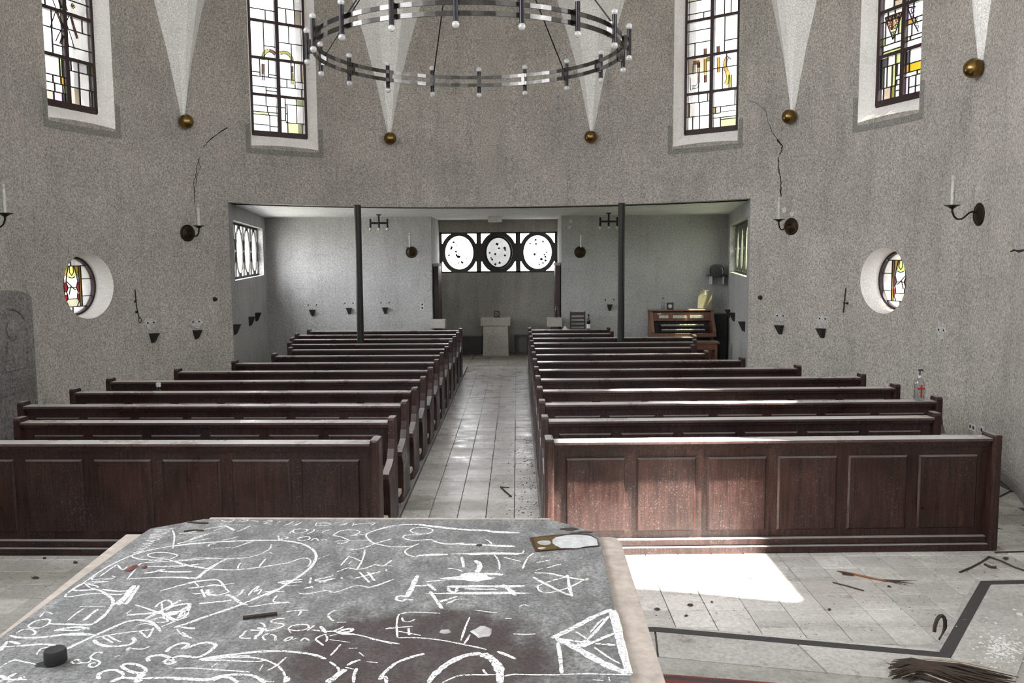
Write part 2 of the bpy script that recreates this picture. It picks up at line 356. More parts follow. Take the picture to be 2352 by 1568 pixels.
# gallery recess: splayed side walls, back wall, niche
def slab_between(p, q, th, z0, z1, mbx):                         # wall from p to q (inner face), thickness to the outside (left of p->q when th>0)
    p, q = Vector((*p, 0)), Vector((*q, 0)); t = (q - p).normalized(); n = Vector((-t.y, t.x, 0)) * th
    mbx.add([(*(p.xy), z0), (*(q.xy), z0), (*((q + n).xy), z0), (*((p + n).xy), z0), (*(p.xy), z1), (*(q.xy), z1), (*((q + n).xy), z1), (*((p + n).xy), z1)],
            [(3, 2, 1, 0), (4, 5, 6, 7), (0, 1, 5, 4), (1, 2, 6, 5), (2, 3, 7, 6), (3, 0, 4, 7)])
GL0, GL1 = (-4.02, 13.53), (-5.0, 18.9); GR0, GR1 = (4.02, 13.53), (4.98, 18.9)
PZ0, PZ1 = 1.93, 2.90                                            # band of oval windows
def along(p, q, s): L = math.dist(p, q); return (p[0] + (q[0] - p[0]) * s / L, p[1] + (q[1] - p[1]) * s / L)
PW = 1.1; S0 = .5
for side, p, q in (('left', GL0, GL1), ('right', GR0, GR1)):
    L = math.dist(p, q); th = .3 if side == 'left' else -.3; m = MB()
    slab_between(p, q, th, -.2, PZ0, m); slab_between(p, q, th, PZ1, HZ if False else GZ + .1, m)
    slab_between(p, along(p, q, S0), th, PZ0, PZ1, m); slab_between(along(p, q, S0 + 4 * PW), q, th, PZ0, PZ1, m)
    struct('wall_gallery_' + side, m, 'plaster_gallery')
m = MB(); m.box(-5.4, -1.42, 18.9, 19.2, -.2, GZ + .1); m.box(1.39, 5.4, 18.9, 19.2, -.2, GZ + .1); struct('wall_back', m, 'plaster_gallery')
m = MB(); m.box(-1.72, -1.42, 19.2, 21.2, -.2, GZ + .1); struct('wall_niche_left', m, 'plaster_gallery')
m = MB(); m.box(1.39, 1.69, 19.2, 21.2, -.2, GZ + .1); struct('wall_niche_right', m, 'plaster_gallery')
m = MB(); m.box(-1.45, 1.45, 20.8, 21.1, -.2, PZ0 - .03); m.box(-1.45, 1.45, 20.8, 21.1, PZ1 - .04, GZ + .1); struct('wall_niche_back', m, 'plaster_niche')
m = MB(); poly = [(-4.6, 12.9), (-5.6, 19.3), (-1.9, 19.3), (-1.9, 21.3), (1.9, 21.3), (1.9, 19.3), (5.6, 19.3), (4.6, 12.9)]
arc = [tuple(cyl(a - 2 * a * i / 30, 0, R0 + .28).xy) for i in range(31)]
m.prism([(-5.6, 19.3), (-1.9, 19.3), (-1.9, 21.3), (1.9, 21.3), (1.9, 19.3), (5.6, 19.3)] + arc, 'z', GZ, GZ + .25); struct('ceiling_gallery', m, 'plaster_ceiling')
m = MB(); m.prism([(-5.0, -5.6), (5.0, -5.6), (5.0, 6.4), (6.1, 6.6), (6.1, 16.2), (-6.1, 16.2), (-6.1, 6.6), (-5.0, 6.4)], 'z', HZ, HZ + .2); struct('ceiling', m, 'plaster_ceiling')
# unseen sanctuary walls behind the photographer; windows added and sized for fill light
CW = 4.6
SWL = [(-3.6, -2.2), (-.4, 1.0), (2.4, 3.8), (4.6, 6.0)]; SWR = [(-.4, 1.0), (4.88, 5.9)]  # unseen openings added for fill; last on the right carries the sun patch
SEND = 6.6
for sx, side in ((-1, 'left'), (1, 'right')):
    SW = SWL if sx < 0 else SWR; m = MB(); ys = [-5.2] + [v for s_ in SW for v in s_] + [SEND]; z0, z1 = 3.75, 7.5
    x0, x1 = sorted((sx * CW, sx * (CW + .35)))
    m.box(x0, x1, -5.2, SEND, -.2, z0); m.box(x0, x1, -5.2, SEND, z1, HZ)
    for i in range(0, len(ys), 2): m.box(x0, x1, ys[i], ys[i + 1], z0, z1)
    struct('wall_sanctuary_' + side, m, 'plaster_nave')
m = MB(); m.box(-4.95, 4.95, -5.4, -5, -.2, 2.2); m.box(-4.95, 4.95, -5.4, -5, 7, HZ)
BW = [(-2.9, -1.9), (1.9, 2.9)]; xs = [-4.95] + [v for s_ in BW for v in s_] + [4.95]
for i in range(0, len(xs), 2): m.box(xs[i], xs[i + 1], -5.4, -5, 2.2, 7)
struct('wall_sanctuary_back', m, 'plaster_nave')

def portal(loc, rot, sx, sz):                                    # guides the sky's light through a window opening
    l = bpy.data.lights.new('window_daylight', 'AREA'); l.shape = 'RECTANGLE'; l.size = sx; l.size_y = sz; l.cycles.is_portal = True
    o = bpy.data.objects.new('window_daylight', l); COL.objects.link(o); o.location = loc; o.rotation_euler = rot
def portal_frame(phi, d, zc, sx, sz):
    n = Vector((math.sin(phi), math.cos(phi), 0)); p = chord(phi, d); portal((p.x, p.y, zc), (-n).to_track_quat('-Z', 'Y').to_euler(), sx, sz)
n_ = [9]
for sx in (-1, 1):
    for y0, y1 in (SWL if sx < 0 else SWR):
        r = empty('window_%d' % n_[0], (sx * (CW + .2), (y0 + y1) / 2, 0), 0, kind='structure'); n_[0] += 1
        m = MB(); hw = (y1 - y0) / 2; m.box(-.01, .01, -hw, hw, 3.75, 7.5); m.build('pane', 'pane_clear', r)
        m = MB()
        for k in ((-1, 0, 1) if y0 < 4 else (-1, 1)): m.box(-.03, .03, k * hw - .03, k * hw + .03, 3.75, 7.5)
        for k in (range(6) if y0 < 4 else (0, 5)): zz = 3.75 + 3.75 * k / 5; m.box(-.03, .03, -hw, hw, zz - .02, zz + .02)
        m.build('bars', 'window_frame', r)
        portal((sx * (CW + .15), (y0 + y1) / 2, 5.625), Vector((-sx, 0, 0)).to_track_quat('-Z', 'Y').to_euler(), y1 - y0, 3.75)
for x0, x1 in BW:
    r = empty('window_%d' % n_[0], ((x0 + x1) / 2, -5.2, 0), 0, kind='structure'); n_[0] += 1; hw = (x1 - x0) / 2
    m = MB(); m.box(-hw, hw, -.01, .01, 2.2, 7); m.build('pane', 'pane_clear', r)
    m = MB()
    for k in (-1, 0, 1): m.box(k * hw - .03, k * hw + .03, -.03, .03, 2.2, 7)
    for k in range(7): zz = 2.2 + 4.8 * k / 6; m.box(-hw, hw, -.03, .03, zz - .02, zz + .02)
    m.build('bars', 'window_frame', r)
    portal(((x0 + x1) / 2, -5.15, 4.6), Vector((0, 1, 0)).to_track_quat('-Z', 'Y').to_euler(), x1 - x0, 4.8)

# ------------------------------------------------------------------ stained glass windows of the nave
UNIT = {}
def unit_pane(mat):
    if mat not in UNIT:
        me = MB().box(-.5, .5, -.5, .5, -.5, .5).mesh('pane'); me.materials.append(MAT[mat]); UNIT[mat] = me
    return UNIT[mat]
def add_pane(parent, u0, u1, z0, z1, mat, d=0, th=.006):
    o = bpy.data.objects.new('pane', unit_pane(mat)); COL.objects.link(o); o.parent = parent
    o.location = ((u0 + u1) / 2, d, (z0 + z1) / 2); o.scale = (u1 - u0, th, z1 - z0); return o
def split(rng, x0, y0, x1, y1, n):
    if n <= 1 or (x1 - x0 < .2 and y1 - y0 < .2): return [(x0, y0, x1, y1)]
    k = rng.uniform(.3, .7)
    if (x1 - x0) * .42 > (y1 - y0) * .56 * rng.uniform(.6, 1.6): c = x0 + (x1 - x0) * k; a_ = (x0, y0, c, y1); b_ = (c, y0, x1, y1)
    else: c = y0 + (y1 - y0) * k; a_ = (x0, y0, x1, c); b_ = (x0, c, x1, y1)
    return split(rng, *a_, n // 2) + split(rng, *b_, n - n // 2)
W, G_, GR, CR, AM, OL, BE, LI, RO = 'pane_white', 'pane_green', 'pane_grey', 'pane_cream', 'pane_amber', 'pane_olive', 'pane_beige', 'pane_lilac', 'pane_rose'
LAY = {  # (window, column, row from the bottom) -> panes in the cell's own 0..1 frame, y downwards
    ('window_1', 0, 0): [(0, 0, .55, .27, W), (.55, 0, 1, .27, W), (0, .27, .6, .45, W), (.6, .27, 1, .45, CR), (0, .45, .65, .53, G_), (.65, .45, 1, .53, W), (0, .53, .68, .82, W), (0, .82, .68, 1, W), (.68, .53, 1, .85, W), (.68, .85, 1, 1, GR)],
    ('window_1', 1, 0): [(0, 0, .2, .27, W), (.2, 0, .68, .17, W), (.68, 0, 1, .17, G_), (.2, .17, .28, .44, BE), (0, .27, .2, .65, W), (.28, .17, .68, .7, W), (.68, .17, 1, .7, W), (.2, .44, .28, .7, GR), (0, .65, .28, 1, W), (.28, .7, .9, 1, G_), (.9, .7, 1, 1, GR)],
    ('window_1', 0, 1): [(0, 0, .34, .38, W), (0, .38, .34, .5, CR), (.34, 0, .7, .5, GR), (.7, 0, 1, .42, GR), (.7, .42, 1, .5, W), (0, .5, 1, .8, GR), (0, .8, .57, 1, W), (.57, .8, 1, .9, W), (.57, .9, 1, 1, GR)],
    ('window_1', 1, 1): [(0, 0, .5, .5, GR), (.5, 0, .65, .5, GR), (.65, 0, .92, .55, W), (.92, 0, 1, .55, AM), (0, .5, .3, .75, W), (.3, .5, .65, .75, W), (.65, .55, 1, .75, W), (0, .75, .92, 1, W), (.92, .75, 1, 1, W)],
    ('window_2', 0, 0): [(0, 0, .5, .22, W), (.5, 0, .9, .22, W), (.9, 0, 1, .22, CR), (0, .22, .1, .62, AM), (.1, .22, .55, .62, W), (.55, .22, 1, .62, W), (0, .62, .25, 1, W), (.25, .62, .55, 1, W), (.55, .62, 1, 1, CR)],
    ('window_2', 1, 0): [(0, 0, .92, .42, W), (.92, 0, 1, .42, CR), (0, .42, .1, .6, AM), (.1, .42, .32, .6, CR), (.32, .42, 1, .58, W), (0, .6, 1, .73, W), (0, .73, .32, 1, CR), (.32, .73, 1, .79, CR), (.32, .79, 1, 1, G_)],
    ('window_3', 0, 0): [(0, 0, .8, .42, GR), (.8, 0, .9, .42, G_), (.9, 0, 1, .42, GR), (0, .42, .5, .6, W), (.5, .42, .82, .6, CR), (.82, .42, 1, .6, AM), (0, .6, .55, .8, W), (.55, .6, .88, .8, CR), (.88, .6, 1, .8, G_), (0, .8, .5, 1, BE), (.5, .8, .85, 1, LI), (.85, .8, 1, 1, 'pane_dark')],
    ('window_3', 1, 0): [(0, 0, .12, .22, BE), (.12, 0, .43, .22, GR), (.43, 0, .82, .22, GR), (.82, 0, .9, .22, G_), (.9, 0, 1, .22, AM), (0, .22, .43, .6, GR), (.43, .22, .88, .6, W), (.88, .22, 1, .6, GR), (0, .6, .43, 1, BE), (.43, .6, .85, 1, W), (.85, .6, .93, 1, W), (.93, .6, 1, 1, AM)],
    ('window_4', 0, 0): [(0, 0, .35, .22, 'pane_dark'), (.35, 0, .72, .22, GR), (.72, 0, 1, .22, G_), (0, .22, .2, .72, 'pane_dark'), (.2, .22, .34, .72, W), (.34, .22, .58, .72, CR), (.58, .22, .74, .72, G_), (.74, .22, .8, .5, AM), (.8, .22, 1, .5, GR), (.74, .5, 1, .6, W), (.74, .6, .8, .72, AM), (.8, .6, 1, .72, GR), (0, .72, .2, 1, GR), (.2, .72, .55, 1, BE), (.55, .72, .74, 1, OL), (.74, .72, 1, .85, GR), (.74, .85, 1, 1, GR)],
    ('window_4', 1, 0): [(0, 0, .2, .3, 'pane_dark'), (.2, 0, .8, .3, W), (.8, 0, 1, .3, G_), (0, .3, .2, .5, AM), (.2, .3, 1, .5, 'pane_gold'), (0, .5, .55, .6, W), (.55, .5, 1, .6, G_), (0, .6, .2, 1, LI), (.2, .6, .5, .85, CR), (.5, .6, 1, .85, W), (.2, .85, .5, 1, GR), (.5, .85, 1, 1, W)],
    ('window_4', 0, 1): [(0, 0, .3, .2, W), (.3, 0, .62, .2, GR), (.62, 0, 1, .2, GR), (0, .2, .2, .6, GR), (.2, .2, .8, .6, W), (.8, .2, 1, .6, G_), (0, .6, .2, .78, G_), (.2, .6, .65, .78, W), (.65, .6, 1, .78, W), (0, .78, .1, 1, GR), (.1, .78, 1, .93, GR), (.1, .93, 1, 1, G_)],
    ('window_4', 1, 1): [(0, 0, .3, .35, LI), (.3, 0, .75, .35, W), (.75, 0, 1, .35, W), (0, .35, .4, .47, AM), (.4, .35, 1, .47, W), (0, .47, .25, .75, W), (.25, .47, .8, .75, W), (.8, .47, 1, .75, W), (0, .75, .2, .85, BE), (.2, .75, .8, .85, CR), (.8, .75, 1, .85, W), (0, .85, .85, 1, W), (.85, .85, 1, 1, G_)],
}
FEAT = {}  # traced figures: (crop origin x, y, scale, [(material or lead, width, points)])
FEAT['window_1'] = (560, 0, 4.356, [
    (OL, .048, [(190, 600), (190, 570), (198, 540), (220, 515), (250, 507)]), ('pane_brown', .048, [(250, 507), (285, 518), (312, 545)]), (OL, .048, [(360, 535), (395, 525), (430, 532), (460, 555), (478, 590), (478, 625)]),
    ('pane_brown', .04, [(190, 640), (190, 745)]), (GR, .036, [(192, 745), (192, 805)]), ('pane_brown', .038, [(480, 660), (480, 725)]), (OL, .038, [(480, 730), (482, 845)]), ('pane_green', .03, [(250, 222), (286, 222)])])
FEAT['window_2'] = (1540, 0, 4.48, [
    (AM, .05, [(236, 650), (300, 640)]), ('pane_brown', .045, [(292, 640), (294, 700)]), (BE, .04, [(293, 705), (290, 860)]), (W, .05, [(292, 865), (270, 895), (225, 900)]),
    ('pane_brown', .045, [(361, 500), (361, 590)]), ('pane_gold', .045, [(362, 605), (362, 765)]), ('pane_brown', .045, [(362, 770), (363, 850)]), (OL, .05, [(378, 615), (415, 605)]),
    ('pane_brown', .045, [(494, 475), (495, 540)]), (AM, .045, [(496, 590), (498, 745)]),
    (AM, .055, [(590, 590), (572, 620), (565, 665), (572, 710), (588, 745)]), ('pane_gold', .055, [(588, 745), (597, 790), (590, 835), (570, 868)]), (OL, .05, [(618, 770), (618, 905)]),
    ('lead', .016, [(585, 575), (628, 612)]), ('lead', .014, [(235, 665), (235, 750)]), ('lead', .014, [(205, 800), (210, 930)])])
FEAT['window_3'] = (80, 0, 5.06, [
    ('lead', .014, [(235, 130), (200, 230), (170, 320)]), ('pane_brown', .03, [(235, 110), (275, 210), (325, 330)]), ('lead', .014, [(330, 300), (270, 400), (235, 480)]), ('pane_brown', .03, [(410, 195), (440, 300), (485, 450)]),
    ('lead', .014, [(350, 240), (410, 420), (455, 575)]), ('pane_brown', .026, [(350, 440), (385, 550)]), ('lead', .014, [(385, 190), (355, 270)]), ('pane_brown', .026, [(318, 410), (288, 510)]), ('lead', .014, [(200, 0), (235, 90)]), ('pane_brown', .026, [(270, 0), (300, 95)]), ('lead', .014, [(340, 30), (375, 130)]),
    ('pane_yellow', .02, [(418, 85), (425, 50), (445, 60)]), ('pane_yellow', .02, [(428, 95), (455, 70)])])
FEAT['window_4'] = (1960, 0, 5.23, [
    ('fill:pane_rose', 0, [(398, 220), (495, 185), (492, 360), (455, 370)]), ('fill:pane_rose', 0, [(500, 180), (598, 148), (560, 250), (500, 270)]), ('fill:pane_green', 0, [(500, 275), (558, 255), (525, 350), (495, 355)]), ('fill:pane_cream', 0, [(455, 375), (520, 355), (485, 470)]),
    ('lead', .022, [(390, 215), (600, 142)]), ('lead', .022, [(390, 215), (485, 475)]), ('lead', .022, [(600, 142), (485, 475)]), ('pane_rose', .02, [(480, 190), (478, 360)]),
    ('lead', .02, [(660, 95), (720, 250), (790, 380)]), ('lead', .02, [(660, 95), (760, 80)])] +
    [('lead', .010, [(cx + r * math.cos(t * PI / 4), cy + r * 1.25 * math.sin(t * PI / 4)) for t in range(9)]) for cx, cy, r in [(420, 235, 15), (452, 222, 15), (437, 272, 15), (462, 265, 13), (455, 318, 15), (470, 342, 12), (512, 195, 14), (545, 180, 14), (578, 170, 12), (522, 228, 15), (555, 215, 14), (520, 280, 16), (508, 325, 15), (542, 285, 12), (478, 400, 12), (498, 395, 11), (485, 440, 10), (722, 125, 20), (715, 180, 20), (770, 270, 16), (765, 225, 14), (778, 320, 14)]])
def onframe(px, py, phi, d):
    o = chord(phi, d); n = Vector((math.sin(phi), math.cos(phi), 0)); dr = ray(px, py); t = (o - CAM).dot(n) / dr.dot(n); q = CAM + dr * t
    return (q - o).dot(Vector((math.cos(phi), -math.sin(phi), 0))), q.z
BARZ = [4.31, 4.88, 5.452, 6.024, 6.596, 7.168, 7.74]
for wi, (phi, wn) in enumerate(W_TALL):
    c = chord(phi, DEP); root = empty(wn, (c.x, c.y, 0), -phi, kind='structure'); rng = random.Random(wi + 3)
    m = MB()                                                     # outer frame
    m.box(-GHW - .02, -GHW + .03, -.03, .04, GZ0 - .06, WZ1 + .02); m.box(GHW - .03, GHW + .02, -.03, .04, GZ0 - .06, WZ1 + .02); m.box(-GHW, GHW, -.03, .04, GZ0 - .08, GZ0 + .005); m.box(-GHW, GHW, -.03, .04, WZ1 - .03, WZ1 + .03)
    m.build('frame', 'window_frame', root)
    MB().box(-.03, .03, -.028, .03, GZ0, WZ1).build('mullion', 'window_frame', root)
    for z in BARZ[1:-1]: MB().box(-GHW, GHW, -.026, .03, z - .022, z + .022).build('glazing_bar', 'window_frame', root)
    lead = MB()
    for ci, (u0, u1) in enumerate(((-GHW + .03, -.03), (.03, GHW - .03))):
        for ri_ in range(6):
            z0, z1 = BARZ[ri_] + .022, BARZ[ri_ + 1] - .022
            if ri_ == 0: z0 = BARZ[0] + .005
            lay = LAY.get((wn, ci, ri_))
            if lay is None:
                greenish = .3 if wn == 'window_4' else .08
                lay = [(*q, rng.choice([W, W, W, GR]) if rng.random() > greenish else rng.choice([G_, CR, BE])) for q in split(rng, 0, 0, 1, 1, rng.choice([3, 4, 5]) if ri_ < 5 else 2)]
            for a0, b0, a1, b1, mt in lay:
                pu0, pu1 = u0 + (u1 - u0) * a0, u0 + (u1 - u0) * a1; pz0, pz1 = z1 - (z1 - z0) * b1, z1 - (z1 - z0) * b0
                add_pane(root, pu0 + .002, pu1 - .002, pz0 + .002, pz1 - .002, mt if wi < 4 else 'pane_clear' if wi == 4 else 'pane_half')
                if a1 < .999: lead.box(pu1 - .0065, pu1 + .0065, -.008, .008, pz0, pz1)
                if b1 < .999: lead.box(pu0, pu1, -.008, .008, pz0 - .0065, pz0 + .0065)
    if wn in FEAT:
        ox, oy, k, fs = FEAT[wn]
        for mt, wd, pts in fs:
            P = []
            for x, y in pts:
                u_, z_ = onframe(ox + x / k, oy + y / k, phi, DEP); P.append((u_, -.007, z_))
            if mt.startswith('fill:'):
                n = len(P); mm = MB(); mm.add([(p[0], -.006, p[2]) for p in P] + [(p[0], -.010, p[2]) for p in P], [tuple(range(n)), tuple(range(2 * n - 1, n - 1, -1))] + [(i, (i + 1) % n, n + (i + 1) % n, n + i) for i in range(n)]); mm.build('pane', mt[5:].replace('pane_', 'tint_'), root)
            elif mt == 'lead': lead.ribbon([(p[0], -.008, p[2]) for p in P], (0, -1, 0), wd * .8, .006)
            else:
                mm = MB(); mm.ribbon(P, (0, -1, 0), wd, .005); mm.build('pane', mt.replace('pane_', 'tint_'), root); nP = len(P)
                for sg in (-1, 1):
                    E_ = []
                    for i_ in range(nP):
                        a_, b_ = P[max(i_ - 1, 0)], P[min(i_ + 1, nP - 1)]; tx, tz = b_[0] - a_[0], b_[2] - a_[2]; ll = math.hypot(tx, tz); E_.append((P[i_][0] - tz / ll * wd / 2 * sg, -.010, P[i_][2] + tx / ll * wd / 2 * sg))
                    lead.ribbon(E_, (0, -1, 0), .009, .005)
    lead.build('leading', 'lead', root)
    # painted darker band on the wall around the opening (sides and sill)
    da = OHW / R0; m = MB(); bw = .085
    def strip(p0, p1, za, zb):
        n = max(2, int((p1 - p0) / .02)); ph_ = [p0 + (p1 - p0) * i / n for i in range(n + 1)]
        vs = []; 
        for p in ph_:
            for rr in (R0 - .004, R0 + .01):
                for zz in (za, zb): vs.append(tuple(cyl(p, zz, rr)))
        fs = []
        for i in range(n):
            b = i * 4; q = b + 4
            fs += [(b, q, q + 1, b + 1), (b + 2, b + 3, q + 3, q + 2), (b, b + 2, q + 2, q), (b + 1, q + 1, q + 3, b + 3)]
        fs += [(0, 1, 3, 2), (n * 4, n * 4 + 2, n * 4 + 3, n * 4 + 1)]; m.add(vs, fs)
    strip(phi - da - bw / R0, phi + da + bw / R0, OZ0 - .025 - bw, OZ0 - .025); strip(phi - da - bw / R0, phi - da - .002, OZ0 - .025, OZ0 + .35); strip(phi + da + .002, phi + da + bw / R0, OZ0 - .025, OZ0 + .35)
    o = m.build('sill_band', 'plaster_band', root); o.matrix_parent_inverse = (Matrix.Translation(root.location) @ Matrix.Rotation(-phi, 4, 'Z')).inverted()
    portal_frame(phi, DEP - .05, (GZ0 + WZ1) / 2, 2 * GHW, WZ1 - GZ0)

def poly_plate(parent, P, mat, d0=-.004, d1=.004, name='pane'):
    n = len(P); mm = MB(); mm.add([(p[0], d0, p[1]) for p in P] + [(p[0], d1, p[1]) for p in P], [tuple(range(n)), tuple(range(2 * n - 1, n - 1, -1))] + [(i, (i + 1) % n, n + (i + 1) % n, n + i) for i in range(n)])
    return mm.build(name, mat, parent)
RD = .3; RR_ = .376
def arc_pts(r, a0, a1, n=10, cz=1.94): return [(r * math.cos(a0 + (a1 - a0) * i / n), cz + r * math.sin(a0 + (a1 - a0) * i / n)) for i in range(n + 1)]
for phi, wn in W_ROUND:
    c = chord(phi, RD); root = empty(wn, (c.x, c.y, 0), -phi, kind='structure')
    N = 48; m = MB(); ringv = []
    for r, d in ((RR_ + .03, -.03), (RR_ - .012, -.03), (RR_ - .012, .03), (RR_ + .03, .03)):
        ringv += [(r * math.cos(2 * PI * k / N), d, 1.94 + r * math.sin(2 * PI * k / N)) for k in range(N)]
    m.add(ringv, [(j * N + k, j * N + (k + 1) % N, ((j + 1) % 4) * N + (k + 1) % N, ((j + 1) % 4) * N + k) for j in range(4) for k in range(N)]); m.build('frame', 'window_frame', root)
    lead = MB(); pu, pz0, pz1 = .165, 1.665, 2.205
    r = RR_ - .004
    def hx(z): return math.sqrt(max(r * r - (z - 1.94) ** 2, 0))
    # side panes left and right of the figure panel, in three heights; panes over and under it
    for sg in (-1, 1):
        for za, zb in ((pz0, 1.80), (1.80, 2.03), (2.03, pz1)):
            zz = [za + (zb - za) * i / 5 for i in range(6)]
            poly_plate(root, [(sg * pu, za)] + [(sg * hx(z), z) for z in zz] + [(sg * pu, zb)], W)
            lead.box(min(sg * pu, sg * hx(za)), max(sg * pu, sg * hx(za)), -.008, .008, za - .005, za + .005)
        lead.box(sg * pu - .006, sg * pu + .006, -.008, .008, pz0, pz1); lead.box(sg * (pu - .035) - .004, sg * (pu - .035) + .004, -.008, .008, pz0, pz1)
    for sz, zc in ((1, pz1), (-1, pz0)):
        xs = [-hx(zc) + 2 * hx(zc) * i / 12 for i in range(13)]
        for q0, q1 in ((0, 6), (6, 12)): poly_plate(root, [(xs[q0], zc)] + [(x, 1.94 + sz * math.sqrt(max(r * r - x * x, 0))) for x in xs[q0:q1 + 1]] + [(xs[q1], zc)], W)
        lead.box(-hx(zc), hx(zc), -.008, .008, zc - .006, zc + .006); zt = 1.94 + sz * r; lead.box(-.005, .005, -.008, .008, min(zc, zt), max(zc, zt))
    # figure panel: gold border, red ground, white robed figure
    fl = -1 if wn == 'window_7' else 1
    for sg in (-1, 1):
        for za, zb, mt in ((1.665, 1.82, 'pane_gold'), (1.82, 1.98, 'pane_yellow' if sg < 0 else 'pane_gold'), (1.98, 2.205, 'pane_gold')): add_pane(root, min(sg * .165, sg * .13), max(sg * .165, sg * .13), za, zb, mt)
        poly_plate(root, [(sg * .13, 2.205), (sg * .045, 2.205), (sg * .08, 2.10), (sg * .13, 2.05)], 'pane_gold'); poly_plate(root, [(sg * .13, 2.05), (sg * .08, 2.10), (sg * .10, 1.99), (sg * .13, 1.99)], W)
        poly_plate(root, [(sg * .13, 1.99), (sg * .095, 1.99), (sg * .07, 1.92), (sg * .10, 1.86), (sg * .13, 1.86)], 'pane_red'); poly_plate(root, [(sg * .13, 1.83), (sg * .085, 1.83), (sg * .08, 1.77), (sg * .11, 1.74), (sg * .13, 1.76)], 'pane_red')
        poly_plate(root, [(sg * .13, 1.86), (sg * .10, 1.86), (sg * .085, 1.83), (sg * .13, 1.83)], W); poly_plate(root, [(sg * .13, 1.76), (sg * .11, 1.74), (sg * .07, 1.665), (sg * .13, 1.665)], W)
    poly_plate(root, [(-.045, 2.205), (.045, 2.205), (.08, 2.10), (.055, 2.06), (-.055, 2.06), (-.08, 2.10)], 'pane_yellow')
    poly_plate(root, [(-.08, 2.10), (-.055, 2.06), (.055, 2.06), (.08, 2.10), (.10, 1.99), (.07, 1.92), (-.07, 1.92), (-.10, 1.99)], W)
    poly_plate(root, [(-.07, 1.92), (.07, 1.92), (.10, 1.86), (.085, 1.83), (.08, 1.77), (-.08, 1.77), (-.085, 1.83), (-.10, 1.86)], W)
    poly_plate(root, [(-.08, 1.77), (.08, 1.77), (.11, 1.74), (.07, 1.665), (-.07, 1.665), (-.11, 1.74)], 'pane_cream')
    LN = [[(-.045, 2.205), (-.08, 2.1), (-.1, 1.99), (-.07, 1.92), (-.1, 1.86), (-.085, 1.83), (-.08, 1.77), (-.11, 1.74), (-.07, 1.665)], [(.045, 2.205), (.08, 2.1), (.1, 1.99), (.07, 1.92), (.1, 1.86), (.085, 1.83), (.08, 1.77), (.11, 1.74), (.07, 1.665)],
          [(-.055, 2.06), (0, 2.045), (.055, 2.06)], [(-.07, 1.92), (.07, 1.92)], [(-.08, 1.77), (.08, 1.77)], [(fl * .09, 2.0), (fl * -.03, 1.90), (fl * -.06, 1.885)], [(fl * .02, 1.95), (fl * .06, 1.83)], [(-.03, 2.2), (-.035, 2.12), (0, 2.08), (.035, 2.12), (.03, 2.2)]]
    for q in LN: lead.ribbon([(x, -.006, z) for x, z in q], (0, -1, 0), .011, .006)
    lead.build('leading', 'lead', root)
    portal_frame(phi, RD - .05, 1.94, .72, .72)

